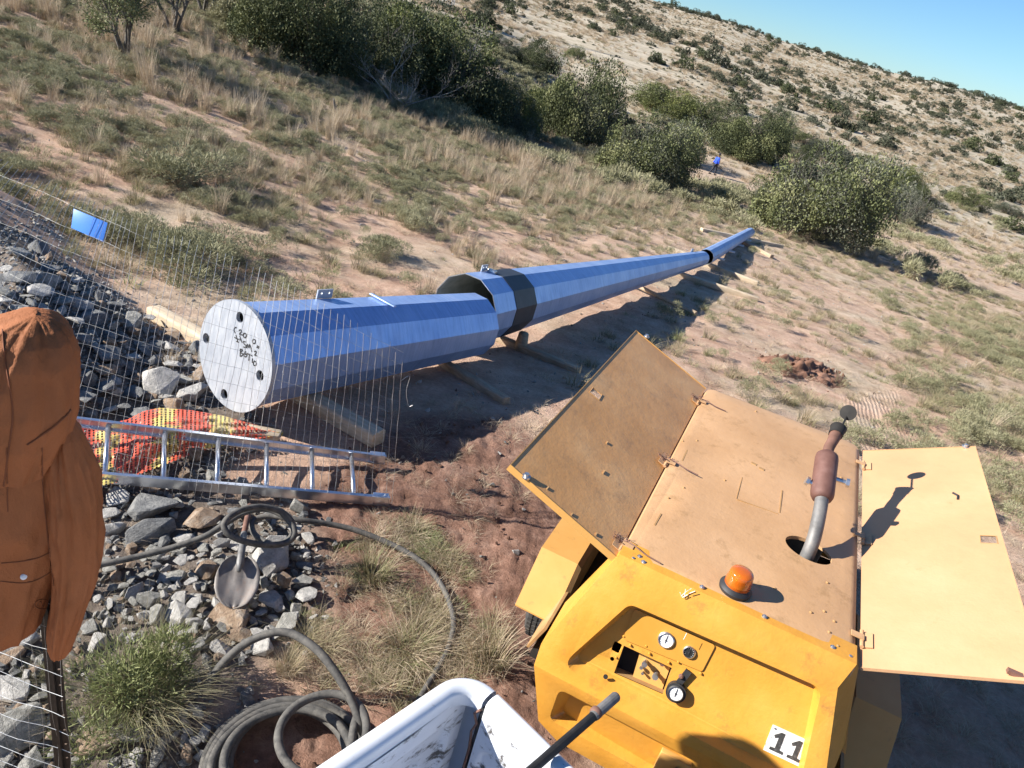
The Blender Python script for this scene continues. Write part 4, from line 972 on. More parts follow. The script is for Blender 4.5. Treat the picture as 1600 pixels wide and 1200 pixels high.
# ------------------------------------------------------------------ jacket
vd=ray(40,700); vd=vd/np.linalg.norm(vd); dh=np.array([vd[0],vd[1],0]); dh/=np.linalg.norm(dh); e1=np.array([dh[1],-dh[0],0])
def zrow(py,px=45):                       # height on the post's vertical for a photo row
    lo,hi=0.,3.
    for _ in range(40):
        z=(lo+hi)/2; X_,Y_,_w=proj(PX0,PY0,z)
        if Y_>py: lo=z
        else: hi=z
    return (lo+hi)/2
def loft(rows,parent,name,push=0.0,nr=84,sub=10,fold=.010,cap=True,seed=0):
    ks=[r[0] for r in rows]; fine=[]; 
    for i in range(len(rows)-1):
        for k in range(sub): t=k/sub; tt=t; fine.append([rows[i][j]*(1-tt)+rows[i+1][j]*tt for j in range(4)])
    fine.append(rows[-1])
    F2=[]; n=len(fine)
    for i in range(n):
        a=fine[max(0,i-2)];b=fine[max(0,i-1)];c=fine[i];d=fine[min(n-1,i+1)];e=fine[min(n-1,i+2)]
        F2.append([c[0]]+[(a[j]+2*b[j]+3*c[j]+2*d[j]+e[j])/9 for j in (1,2,3)])
    vs=[]
    for py,xl,xr,th in F2:
        xr=xr-15; py=478+(py-478)*(.955 if py>478 else 1)
        z=zrow(py); X_,Y_,w=proj(PX0,PY0,z); sc=w/FPX
        cx=((xl+xr)/2-X_)*sc; hw=(xr-xl)/2*sc
        # photo rows are level in the picture, cloth rows level in the world
        c=np.array([PX0,PY0,z])+e1*cx*1.0-dh*push
        for k in range(nr):
            a=2*math.pi*k/nr; ca,sa=math.cos(a),math.sin(a); ca_=math.copysign(abs(ca)**.8,ca); sa_=math.copysign(abs(sa)**.8,sa)
            p=c+e1*(hw*ca_)-dh*(th*sa_)
            p=p+np.array([0,0,-.0])+np.array([0,0,1])*(-(hw*ca_+cx)*.0)
            f=noise.noise(Vector((ca*2.2+seed,sa*2.2,z*2.4)))*1.0+.6*noise.noise(Vector((ca*5+seed,sa*5,z*5)))
            g=noise.noise(Vector((ca*3+z*4,sa*3,seed+z*6)))
            fl_=math.sin(z*34+ca*5+seed+3*noise.noise(Vector((z*3,ca*2,seed))))*max(0,noise.noise(Vector((z*2.5,seed,ca)))+.15)
            vf=math.sin(ca*9+seed+2*noise.noise(Vector((z*2,seed,3))))*.5
            rg=1-2.2*abs(noise.noise(Vector((ca*2.6+seed*3,sa*2.0,z*3.1+ca*1.2)))); rg2=1-2.4*abs(noise.noise(Vector((ca*4.5+z*3,sa*3+seed,z*6.5-ca*3))))
            r=(f*.9+g*.5+max(0,rg)**2*1.5+max(0,rg2)**2*.55-.9+fl_*.4+vf*.3)*fold*min(1,hw/.06)*min(1,th/.06)
            p=p+e1*ca*r-dh*sa*r
            vs.append(tuple(p-np.array([PX0,PY0,1.0])))
    n=len(F2); fs=[(i*nr+k,i*nr+(k+1)%nr,(i+1)*nr+(k+1)%nr,(i+1)*nr+k) for i in range(n-1) for k in range(nr)]
    mm=MB(); mm.add(vs,fs)
    if cap: mm.add([vs[k] for k in range(nr)],[tuple(range(nr))])
    return mm.build(name,M['jacket'],parent,smooth=True)
jk=empty('jacket',(PX0,PY0,1.0),0,'rust-orange hooded jacket hanging over the fence post, sleeve down, snap pocket','jacket')
hood=loft([(468,52,60,.01),(474,25,84,.05),(484,0,100,.08),(500,-18,112,.105),(530,-34,120,.125),(570,-42,125,.13),(610,-46,122,.13),(650,-40,112,.12),(690,-30,98,.10),(715,-20,85,.09)],jk,'hood',push=.075,fold=.009,seed=1)
body=loft([(628,-10,80,.05),(645,-45,108,.08),(680,-75,126,.10),(740,-95,138,.11),(800,-105,128,.11),(860,-108,112,.105),(920,-110,96,.10),(965,-112,86,.10),(985,-113,80,.098)],jk,'jacket_body',push=.01,fold=.009,seed=4,cap=True)
slv=loft([(640,80,112,.03),(665,66,128,.055),(710,62,144,.07),(760,66,156,.075),(810,70,161,.075),(860,74,159,.07),(910,76,148,.065),(950,74,134,.06),(985,71,124,.055),(1005,71,118,.05),(1013,74,112,.045)],jk,'sleeve',push=.085,fold=.008,seed=8)
bpy.context.view_layer.update()
def bvh(o):
    me=o.data; return BVHTree.FromPolygons([o.matrix_world@v.co for v in me.vertices],[p.vertices[:] for p in me.polygons])
trees_=[bvh(hood),bvh(body),bvh(slv)]
def hitj(px,py,off=.003):
    d=Vector(ray(px,py).tolist()); best=None
    for t in trees_:
        h=t.ray_cast(Vector(CC.tolist()),d)
        if h[0] is not None and (best is None or h[3]<best[1]): best=(h[0],h[3])
    if best is None: return None
    return best[0]-d.normalized()*off-Vector((PX0,PY0,1.0))
def seamline(pts,r=.002,name='seam',material='seam'):
    sp=spline([(x,y,0) for x,y in pts],8); q=[hitj(p.x,p.y,.001) for p in sp]; q=[p for p in q if p is not None]
    if len(q)<2: return
    mm=MB(); mm.tube(q,r,5); return mm.build(name,M[material],jk)
seamline([(4,515),(8,560),(16,610),(20,650),(14,700),(6,760)],.0022)
seamline([(42,695),(62,682),(85,666),(104,648),(110,640)],.0032)
seamline([(2,880),(35,877),(58,872),(76,864)],.0022)
seamline([(0,908),(35,911),(60,905),(80,893)],.0018)
seamline([(10,700),(11,740),(12,800)],.0015)
seamline([(66,700),(67,760),(72,815),(78,870),(84,915)],.0016)
q=hitj(37,901,.002)
if q: mm=MB(); mm.lathe([(.009,0),(.009,.003),(.005,.005)],q,tuple(-Vector(vd.tolist())),16); mm.build('snap_button',M['gauge_white'],jk)
pts=[(66+12*math.cos(a),944+7.5*math.sin(a)) for a in np.linspace(0,6.2832,18)]
seamline(pts,.0014,'oval_badge'); seamline([(58,946),(63,940),(67,948),(71,940),(75,945)],.0012,'oval_badge')

# ------------------------------------------------------------------ truck bed
TA=Vector((.085,1.72,0)); rd=Vector((-.60,-.80,0)); td=Vector((.80,-.60,0)); rd.normalize(); td.normalize()
tk=bpy.data.objects.new('pickup_truck',None); COL.objects.link(tk)
mwt=Matrix((td,rd,Vector((0,0,1)))).transposed().to_4x4(); mwt.translation=TA; tk.matrix_world=mwt       # x along the tailgate, y forward along the side
tag(tk,'white pickup truck bed corner with scuffed inside and a gap beside the tailgate','pickup truck')
RZ=1.30; BL,BWd=2.0,1.45
def rim_section(path,inn):          # swept rim: path list of (x,y,nx,ny) outward normals
    prof=[(-.064,-.06),(-.063,-.014),(-.054,-.002),(-.036,.004),(-.016,.002),(-.004,-.007),(.002,-.03),(.004,-.12),(.004,-.55),(-.01,-.60)]
    vs=[];n=len(prof)
    for x,y,nx,ny in path:
        for o_,z in prof: vs.append((x+nx*o_,y+ny*o_,RZ+z))
    return vs,[(i*n+k,i*n+k+1,(i+1)*n+k+1,(i+1)*n+k) for i in range(len(path)-1) for k in range(n-1)]
R0=.13
path=[(.0+0,BL,-1,0),(0,1.4,-1,0),(0,.9,-1,0),(0,.5,-1,0),(0,R0,-1,0)]
for k in range(1,9):
    a=math.pi+ k/9*math.pi/2; path.append((R0+R0*math.cos(a),R0+R0*math.sin(a),math.cos(a),math.sin(a)))
path+=[(R0,0,0,-1)]
mm=MB(); mm.add(*rim_section(path,0)); mm.build('bed_side',M['truck'],tk,smooth=True)
path=[(R0+.012,.0,0,-1),(.5,0,0,-1),(.9,0,0,-1),(BWd,0,0,-1)]
vs,fs=rim_section(path,0); mm=MB(); mm.add(vs,fs); n=10; mm.add(vs[:n],[tuple(range(n))]); tg=mm.build('tailgate',M['truck'],tk,smooth=False,bevel=.004)
path=[(BWd+.01,.0,1,0),(BWd+.01,1.0,1,0),(BWd+.01,BL,1,0)]
mm=MB(); mm.add(*rim_section(path,0)); mm.build('bed_side',M['truck'],tk,smooth=True)
# inner panels with pressed shapes
def emb(x,y):
    """pressed relief, x along panel 0..2, y depth 0..0.45"""
    h=0
    def sb(cx,cy,hx,hy,r,amp):
        dx=max(abs(x-cx)-hx+r,0);dy=max(abs(y-cy)-hy+r,0); d=math.hypot(dx,dy)-r; return amp*(1-min(1,max(0,(d+.010)/.010)))
    h+=sb(.60,.24,.50,.155,.08,.016); h+=sb(.34,.30,.15,.09,.05,.014); h+=sb(.78,.30,.15,.09,.05,.014); h+=sb(1.45,.24,.25,.15,.08,.014)
    return h+.003*noise.noise(Vector((x*4,y*4,0)))
NX,NY=200,60; vs=[]
for i in range(NX+1):
    for j in range(NY+1):
        x=.05+i/NX*1.93; y=j/NY*.46; vs.append((.066-emb(x,y)*1.3,x,RZ-.05-y))
me2=npmesh('inner_side_panel',vs,[(i*(NY+1)+j,i*(NY+1)+j+1,(i+1)*(NY+1)+j+1,(i+1)*(NY+1)+j) for i in range(NX) for j in range(NY)],M['truck_in'],smooth=True)
o=bpy.data.objects.new('inner_side_panel',me2); COL.objects.link(o); o.parent=tk
def emb2(x,y):
    dx=max(abs(x-.72)-.55+.06,0);dy=max(abs(y-.25)-.13+.06,0); return .012*(1-min(1,max(0,(math.hypot(dx,dy)-.06+.01)/.01)))+.003*noise.noise(Vector((x*4,y*4,5)))
vs=[]
for i in range(NX+1):
    for j in range(NY+1):
        x=R0+.015+i/NX*(BWd-R0-.02); y=j/NY*.46; vs.append((x,.066-emb2(x,y),RZ-.05-y))
me2=npmesh('inner_tailgate_panel',vs,[(i*(NY+1)+j,(i+1)*(NY+1)+j,(i+1)*(NY+1)+j+1,i*(NY+1)+j+1) for i in range(NX) for j in range(NY)],M['truck_in'],smooth=True)
o=bpy.data.objects.new('inner_tailgate_panel',me2); COL.objects.link(o); o.parent=tk
mm=MB(); mm.box((BWd/2,BL/2,RZ-.51),(BWd-.01,BL,.02)); mm.build('bed_floor',M['truck_in'],tk)
mm=MB(); mm.box((R0+.006,.04,RZ-.29),(.010,.05,.5)); mm.build('dark_gap_strip',M['black'],tk)  # black strip put in for the shade in the gap by the tailgate
mm=MB(); mm.tube([(R0+.004,.068,RZ-.04),(R0-.012,.072,RZ-.07),(R0+.006,.072,RZ-.10),(R0-.006,.070,RZ-.15),(R0+.004,.07,RZ-.22),(R0+.004,.07,RZ-.45)],.0045,6); mm.build('corner_bracket',M['rust'],tk)
mm=MB(); mm.box((BWd/2,.2,.62),(BWd-.1,.3,.12)); mm.box((BWd/2,BL/2,.72),(BWd-.2,BL,.06)); mm.build('underbody',M['dark'],tk)
for x in (.12,BWd-.12):
    mm=MB(); mm.lathe([(.20,-.1),(.34,-.09),(.37,-.05),(.37,.05),(.34,.09),(.20,.1)],(x,.95,.37),(1,0,0),36,cap=False); ty=mm.build('tyre',M['tyre'],tk,smooth=True)
    mm=MB(); mm.lathe([(.0,-.06),(.1,-.06),(.2,-.09),(.21,.09)],(x,.95,.37),(1,0,0),24,cap=False); mm.build('rim',M['chrome'],ty,auto=.6)
# cab in front of the bed
mm=MB(); pr=[(BL+.02,.55),(BL+.02,1.30),(BL+.10,1.82),(BL+.35,1.90),(BL+1.1,1.88),(BL+1.75,1.30),(BL+2.7,1.15),(BL+2.8,.9),(BL+2.8,.55)]
vs=[(.02,y,z) for y,z in pr]+[(BWd-.02,y,z) for y,z in pr]; n=len(pr); mm.add(vs,[(k,(k+1)%n,n+(k+1)%n,n+k) for k in range(n)]+[tuple(range(n)),tuple(reversed(range(n,2*n)))]); mm.build('cab',M['truck'],tk,bevel=.05,segs=3)
for y0 in (BL+.03,):
    mm=MB(); mm.box((BWd/2,BL+.045,1.58),(1.1,.03,.36),Matrix.Rotation(-.15,3,'X')); mm.build('rear_window',M['gauge_black'],tk,bevel=.02)
# bar resting on the tailgate
b1=P(963,1088,1.365);b0=P(880,1160,1.335); dd=b1-b0; b00=b0-dd*1.4; L_=np.linalg.norm(b1-b00)
br=empty('metal_bar',b0,0,'scratched black metal bar with a collar, resting across the tailgate','metal bar')
mm=MB(); mm.tube([b00-b0,b1-b0],.0145,14); mm.build('bar_shaft',M['pipe_grey'] if False else M['post'],br,smooth=False)
mm=MB(); q=P(931,1114,1.352)-b0; ax_=Vector(dd.tolist()).normalized(); mm.lathe([(.0145,-.012),(.020,-.006),(.020,.008),(.0145,.014)],q,ax_,14); mm.build('collar',M['rust'],br,smooth=True)
mm=MB(); q=b1-b0; mm.lathe([(.0160,-.11),(.0165,-.105),(.0165,-.002),(.013,.004)],q,ax_,14); mm.build('bar_sleeve',M['pipe_grey'],br)
#@@PART4
# ------------------------------------------------------------------ rocks
def rock_mesh(name,seed,flat=.6,pts=16,mt_='rockA',rough=.0):
    r=random.Random(seed); bm=bmesh.new()
    for i in range(pts):
        th=r.uniform(0,6.283); z=r.uniform(-1,1); q=math.sqrt(1-z*z); k=r.uniform(.72,1.0)
        bm.verts.new((q*math.cos(th)*k,q*math.sin(th)*k*r.uniform(.75,1),z*flat*k))
    res=bmesh.ops.convex_hull(bm,input=bm.verts); 
    for v in [v for v in bm.verts if not v.link_faces]: bm.verts.remove(v)
    bmesh.ops.dissolve_limit(bm,angle_limit=math.radians(14),verts=bm.verts,edges=bm.edges)
    bmesh.ops.bevel(bm,geom=bm.edges[:],offset=.05,segments=1,affect='EDGES',clamp_overlap=True)
    bmesh.ops.triangulate(bm,faces=bm.faces)
    me=bpy.data.meshes.new(name); bm.to_mesh(me); bm.free(); me.materials.append(M[mt_]); return me
protos={}
shapes=[('slab',.28),('blocky',.75),('angular',.55)]
for mt_ in ('rockA','rockB','rockC','rockD'):
    for sn,fl in shapes:
        protos[(mt_,sn)]=[rock_mesh('rock',hash((mt_,sn,k))%9999 if False else (ord(mt_[-1])*31+len(sn)*7+k*101),fl,13+k*3,mt_) for k in range(3)]
colname={'rockA':'grey-green','rockB':'pale grey','rockC':'rusty brown','rockD':'dark shade-toned'}
def put_rock(px,py,wpx,mt_,shape,rot,label,zo=0,loc=None,size=None,tilt=None):
    if loc is None: q=G(px,py)
    else: q=loc
    dist=(q-CC)@CF; r=(wpx/2/FPX*dist) if size is None else size
    me_=random.choice(protos[(mt_,shape)]); o=bpy.data.objects.new('rock',me_); COL.objects.link(o)
    o.scale=(r,r*random.uniform(.7,1),r*random.uniform(.8,1.15)); o.rotation_euler=((random.uniform(-.35,.35),random.uniform(-.35,.35)) if tilt is None else tilt)+(rot,)
    o.location=(q[0],q[1],H1(q[0],q[1])+zo+r*.18); tag(o,label,'rock','loose rocks heaped by the fence'); return o
named=[ # px,py,width,material,shape,label
 (425,878,80,'rockB','blocky','big pale flat-topped rock just right of the shovel blade'),
 (322,895,48,'rockC','blocky','upright tan block just left of the shovel blade'),
 (358,972,84,'rockC','slab','flat rusty slab right under the shovel tip'),
 (445,985,62,'rockA','slab','grey-green slab lying right below the shovel and to its right'),
 (278,965,56,'rockB','angular','pale jagged rock left of the shovel tip'),
 (300,905,30,'rockA','angular','small grey-green rock two places left of the shovel'),
 (178,830,40,'rockB','blocky','whitish boulder beside the jacket sleeve'),
 (175,805,34,'rockB','slab','small pale slab above the whitish boulder by the sleeve'),
 (182,783,54,'rockB','slab','thin pale slab right under the ladder rail beside the jacket'),
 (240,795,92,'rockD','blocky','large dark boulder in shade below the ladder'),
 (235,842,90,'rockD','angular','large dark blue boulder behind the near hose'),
 (315,815,66,'rockC','slab','brown-edged slab left of the hose loop'),
 (258,850,34,'rockD','angular','small dark rock on top of the blue boulder by the hose'),
 (205,860,24,'rockC','blocky','small tan rock on the near side of the hose, by the blue boulder'),
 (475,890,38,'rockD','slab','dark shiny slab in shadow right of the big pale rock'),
 (425,940,46,'rockB','angular','pale rubble lump below and right of the shovel'),
 (460,960,44,'rockA','slab','grey flake beside the dry grass, right of the shovel'),
 (410,1015,52,'rockB','blocky','pale block just behind the top of the hose arc'),
 (375,1000,46,'rockC','slab','brown slab under the flat slab, above the hose arc'),
 (345,1020,46,'rockB','angular','pale rock left of the hose arc'),
 (300,1015,40,'rockA','angular','grey-green rock between the green shrub and the hose arc'),
 (250,605,66,'rockB','blocky','large sunlit grey boulder left of the netting peak'),
 (300,620,60,'rockB','angular','sunlit boulder directly left of the base plate foot'),
 (225,655,50,'rockD','angular','dark boulder behind the netting, at its left'),
 (270,642,48,'rockC','blocky','brown boulder behind the peak of the netting'),
 (20,400,50,'rockA','angular','grey boulder at the left end of the bank top'),
 (35,440,66,'rockD','slab','broad dark slab on the bank behind the mesh, far left'),
 (70,445,54,'rockA','blocky','grey boulder on the bank above the jacket hood'),
 (50,415,34,'rockC','angular','tan-faced rock on the bank top, upper left'),
 (130,482,44,'rockB','blocky','pale upright block on the bank behind the hood'),
 (100,475,40,'rockA','slab','light grey slab on the bank, next to the hood'),
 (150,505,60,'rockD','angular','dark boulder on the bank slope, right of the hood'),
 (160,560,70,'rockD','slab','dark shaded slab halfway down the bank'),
 (220,498,22,'rockC','blocky','small tan stone at the bank end, beside the timber'),
 (305,520,36,'rockA','slab','small grey stone behind the timber, by the base plate'),
 (30,1010,60,'rockB','angular','pale rock left of the post, below the jacket hem'),
 (20,1085,90,'rockB','slab','pale slab at the left edge, behind the near mesh'),
 (30,1150,100,'rockA','blocky','big grey-green boulder in the lower left corner'),
 (150,1010,44,'rockB','angular','pale rock between the post and the green shrub'),
 (140,985,40,'rockA','slab','grey slab just right of the sleeve cuff'),
 (155,1170,70,'rockC','slab','brown slab at the bottom edge, right of the post'),
 (205,1150,70,'rockA','slab','grey slab below the green shrub'),
 (250,1185,50,'rockA','angular','grey rock at the bottom edge below the shrub'),
 (60,1185,60,'rockA','angular','grey rock at the bottom edge, left of the post'),
 (20,1030,50,'rockC','slab','brown flat rock at the left edge below the jacket'),
 (290,1185,40,'rockC','angular','brown rock at the bottom edge beside the hose coil'),
 (385,1100,44,'rockD','slab','dark stone inside the hose coil'),
]
occ=[]
for px,py,w,mt_,shp,lab in named:
    o=put_rock(px,py,w*1.12,mt_,shp,random.uniform(0,6.28),lab,zo=.01); occ.append((px,py,w))
# the rest of the heap, biggest first, told by colour and place
def inpoly(px,py,poly):
    c=False;n=len(poly)
    for i in range(n):
        x1,y1=poly[i];x2,y2=poly[(i+1)%n]
        if (y1>py)!=(y2>py) and px<(x2-x1)*(py-y1)/(y2-y1)+x1: c=not c
    return c
zones=[('on the shaded bank behind the mesh',[(0,385),(60,395),(150,465),(230,500),(320,560),(318,650),(160,655),(110,640),(0,600)],(28,74),['rockD','rockA','rockD','rockC','rockB'],135),
 ('under the ladder',[(130,690),(330,690),(480,790),(480,840),(300,860),(160,880),(140,780)],(18,56),['rockD','rockA','rockB','rockC'],50),
 ('around the shovel',[(160,880),(340,850),(490,850),(500,960),(440,1010),(300,1050),(200,950)],(18,52),['rockA','rockB','rockC','rockA','rockB'],105),
 ('left of the green shrub',[(100,900),(180,880),(250,950),(150,1010),(120,1050)],(10,26),['rockA','rockB','rockC'],24),
 ('in the lower left corner',[(0,980),(100,980),(130,1060),(130,1199),(320,1199),(320,1100),(270,1140),(150,1130),(120,1200),(0,1200)],(16,50),['rockB','rockA','rockC'],36)]
for zn,poly,(w0,w1),mts,cnt in zones:
    xs=[p[0] for p in poly];ys=[p[1] for p in poly]; n=0;tries=0
    while n<cnt and tries<4000:
        tries+=1; px=random.uniform(min(xs),max(xs));py=random.uniform(min(ys),max(ys))
        if not inpoly(px,py,poly): continue
        w=w0+(w1-w0)*random.random()**1.4
        if any(abs(px-a)<(c+w)*.27 and abs(py-b)<(c+w)*.18 for a,b,c in occ): continue
        n+=1; occ.append((px,py,w*.7)); mt_=random.choice(mts); sn=random.choice(['slab','blocky','angular'])
        put_rock(px,py,w,mt_,sn,random.uniform(0,6.28),'%s %s %s rock %s'%('larger' if w>(w0+w1)/2 else 'small',colname[mt_],sn,zn),zo=random.uniform(-.01,.05))
# ------------------------------------------------------------------ scatter helper (geometry nodes, for what nobody could count)
def scatter(name, protos_, pos, rot, scl, idx, kind='stuff'):
    pos=np.asarray(pos,np.float32); n=len(pos)
    if n==0: return
    me_=bpy.data.meshes.new(name); me_.vertices.add(n); me_.vertices.foreach_set('co',pos.ravel())
    a=me_.attributes.new('rot','FLOAT_VECTOR','POINT'); a.data.foreach_set('vector',np.asarray(rot,np.float32).ravel())
    a=me_.attributes.new('scl','FLOAT_VECTOR','POINT'); a.data.foreach_set('vector',np.asarray(scl,np.float32).ravel())
    a=me_.attributes.new('idx','INT','POINT'); a.data.foreach_set('value',np.asarray(idx,np.int32))
    o=bpy.data.objects.new(name,me_); COL.objects.link(o); tag(o,kind=kind)
    pc=bpy.data.collections.new(name+'_kinds')
    for i,p in enumerate(protos_):
        po=bpy.data.objects.new('%s_kind_%02d'%(name,i),p); pc.objects.link(po)
    ng=bpy.data.node_groups.new(name,'GeometryNodeTree'); ng.interface.new_socket('Geometry',in_out='INPUT',socket_type='NodeSocketGeometry'); ng.interface.new_socket('Geometry',in_out='OUTPUT',socket_type='NodeSocketGeometry')
    N=ng.nodes; gi=N.new('NodeGroupInput'); go=N.new('NodeGroupOutput'); ip=N.new('GeometryNodeInstanceOnPoints'); ci=N.new('GeometryNodeCollectionInfo')
    ci.inputs['Collection'].default_value=pc; ci.inputs['Separate Children'].default_value=True; ci.inputs['Reset Children'].default_value=True
    ip.inputs['Pick Instance'].default_value=True
    def na(nm,ty):
        x=N.new('GeometryNodeInputNamedAttribute'); x.data_type=ty; x.inputs['Name'].default_value=nm; return x.outputs['Attribute']
    L=ng.links; L.new(gi.outputs[0],ip.inputs['Points']); L.new(ci.outputs[0],ip.inputs['Instance']); L.new(na('idx','INT'),ip.inputs['Instance Index'])
    e=N.new('FunctionNodeEulerToRotation'); L.new(na('rot','FLOAT_VECTOR'),e.inputs[0]); L.new(e.outputs[0],ip.inputs['Rotation'])
    L.new(na('scl','FLOAT_VECTOR'),ip.inputs['Scale']); L.new(ip.outputs[0],go.inputs[0])
    md=o.modifiers.new('scatter','NODES'); md.node_group=ng
    return o
def ground_samples(n,xr,yr,seed):
    r=np.random.default_rng(seed); x=r.uniform(xr[0],xr[1],n); y=r.uniform(yr[0],yr[1],n); z=hgt(x,y); px,py,w=proj(x,y,z); return x,y,z,px,py,w,r
# gravel
gp=[rock_mesh('pebble',500+k,.6,9,mt_) for k,mt_ in enumerate(('rockA','rockB','rockC','rockA','rockB','rockD'))]
x,y,z,px,py,w,r=ground_samples(60000,(-6,1.5),(1.3,8),3)
rub=poly_mask(x,y,R_rub,.15); bank=np.asarray(bankh(x,y))>.03
den=np.maximum(rub,bank*.25)*.75+.012; den=np.where((fbm(x,y,2.5,3,4)>.42),den,den*.35)
k=(r.random(len(x))<den)&(px>-150)&(px<1000)&(py<1300)
x,y,z=x[k],y[k],z[k]; n=len(x); s=.010+.035*r.random(n)**2.2
scatter('gravel',gp,np.stack([x,y,z+s*.2],1),np.stack([r.uniform(-.5,.5,n),r.uniform(-.5,.5,n),r.uniform(0,6.28,n)],1),np.stack([s,s,s],1),r.integers(0,6,n))
# clods of red soil
gc=[rock_mesh('clod',700+k,.7,10,'soil') for k in range(3)]
x,y,z,px,py,w,r=ground_samples(45000,(-3,9),(1.5,13),5)
den=poly_mask(x,y,R_red,.25)*.28+poly_mask(x,y,R_mound,.2)*.2+.006; k=(r.random(len(x))<den*(fbm(x,y,3,3,8)>.45))
x,y,z=x[k],y[k],z[k]; n=len(x); s=.006+.022*r.random(n)**2.5
scatter('soil_clods',gc,np.stack([x,y,z+s*.3+.01],1),r.uniform(0,6.28,(n,3)),np.stack([s,s,s],1),r.integers(0,3,n))
# heap of dug soil
q=G(1245,582); HX,HY=q[0],q[1]
hp=empty('soil_heap',(HX,HY,H1(HX,HY)),.5,'low heap of freshly dug red soil and clods on the sand beyond the compressor','soil heap')
NN=44;vs=[]
for i in range(NN):
    for j in range(NN):
        a=(i/(NN-1)*2-1);b=(j/(NN-1)*2-1); rr=math.hypot(a,b); hh=max(0,1-rr**1.6)*(.16+.16*noise.noise(Vector((a*3,b*3,2)))+.10*noise.noise(Vector((a*8,b*8,2)))); hh=hh if rr<1 else -.03
        vs.append((a*.95+.03*noise.noise(Vector((a*9,b*9,7))),b*.6,hh+.02*noise.noise(Vector((a*20,b*20,1)))-.02))
o=bpy.data.objects.new('soil_mound',npmesh('soil_mound',vs,[(i*NN+j,(i+1)*NN+j,(i+1)*NN+j+1,i*NN+j+1) for i in range(NN-1) for j in range(NN-1)],M['soil'])); COL.objects.link(o); o.parent=hp
for k in range(60):
    a=random.uniform(0,6.28);rr=random.random()**.6; s=random.uniform(.02,.075); o=bpy.data.objects.new('clod',gc[k%3]); COL.objects.link(o); o.parent=hp
    o.location=(math.cos(a)*rr*.95,math.sin(a)*rr*.55,max(0,.20*(1-rr))+.0); o.scale=(s,s*.8,s*.8); o.rotation_euler=(random.random()*6,random.random()*6,random.random()*6)

# ------------------------------------------------------------------ plants
def blades(n,h,spread,lean,w,seed,mt_,seg=3,hv=.5):
    r=np.random.default_rng(seed); V=[];F=[];R=[]
    for i in range(n):
        a=r.uniform(0,6.283); rr=spread*math.sqrt(r.random())*.6; bx,by=math.cos(a)*rr,math.sin(a)*rr
        a2=a+r.normal(0,.6); hh=h*(1-hv*r.random()); ln=lean*hh*(.3+r.random()); ww=w*(.6+.8*r.random()); c=r.random()
        tx,ty=-math.sin(a2+r.normal(0,1)),math.cos(a2); tn=math.hypot(tx,ty)+1e-6; tx/=tn;ty/=tn; b0=len(V)
        for s in range(seg+1):
            t=s/seg; k=t*t; x=bx+math.cos(a2)*ln*k; y=by+math.sin(a2)*ln*k; z=hh*(t-.25*k*min(1.5,lean)); wd=ww*(1-t*.85)/2
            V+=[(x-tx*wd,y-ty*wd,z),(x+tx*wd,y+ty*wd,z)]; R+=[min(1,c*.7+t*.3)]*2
        for s in range(seg): F.append((b0+2*s,b0+2*s+1,b0+2*s+3,b0+2*s+2))
    return npmesh('tuft',V,F,M[mt_],R)
def shrublet(n,r0,h,leaf,seed,mt_,lobes=7,stem=True):
    r=np.random.default_rng(seed); L=[(r.normal(0,r0*.45),r.normal(0,r0*.45),h*r.uniform(.3,.7),r0*r.uniform(.35,.6)) for _ in range(lobes)]
    V=[];F=[];R=[]
    for i in range(n):
        cx,cy,cz,rad=L[r.integers(0,lobes)]; d=r.normal(0,1,3); d/=np.linalg.norm(d); d[2]=abs(d[2]) if r.random()<.7 else d[2]
        p=np.array([cx,cy,cz])+d*rad*np.array([1,1,h/r0*.8])*(.55+.45*r.random()**.5); p[2]=max(.01,p[2])
        u=d+r.normal(0,.6,3)+np.array([0,0,.5]); u/=np.linalg.norm(u); v=np.cross(u,r.normal(0,1,3)); v/=np.linalg.norm(v)+1e-6
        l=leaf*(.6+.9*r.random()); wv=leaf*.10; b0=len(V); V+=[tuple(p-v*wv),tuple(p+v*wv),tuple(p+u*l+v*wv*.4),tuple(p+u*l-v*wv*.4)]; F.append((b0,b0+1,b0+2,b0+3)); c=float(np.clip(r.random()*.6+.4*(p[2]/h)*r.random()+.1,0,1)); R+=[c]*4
    return npmesh('shrublet',V,F,M[mt_],R)
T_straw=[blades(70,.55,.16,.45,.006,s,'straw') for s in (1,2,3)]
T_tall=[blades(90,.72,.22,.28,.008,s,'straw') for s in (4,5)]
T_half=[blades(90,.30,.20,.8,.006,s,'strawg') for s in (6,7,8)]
T_green=[blades(80,.16,.18,.9,.006,s,'green') for s in (9,10)]
T_kar=[shrublet(1700,.30,.30,.034,s,'karoo') for s in (11,12,13,14)]
T_karf=[shrublet(800,.34,.32,.075,s,'karoo',6) for s in (15,16)]
T_dead=[blades(50,.18,.22,1.3,.004,s,'straw') for s in (17,18)]
T_s2=[blades(60,.26,.16,1.0,.005,s,'straw') for s in (19,20)]
ALL=T_straw+T_tall+T_half+T_green+T_kar+T_karf+T_dead+T_s2
IDX=dict(straw=(0,3),tall=(3,5),half=(5,8),green=(8,10),kar=(10,14),karf=(14,16),dead=(16,18),straw2=(18,20))
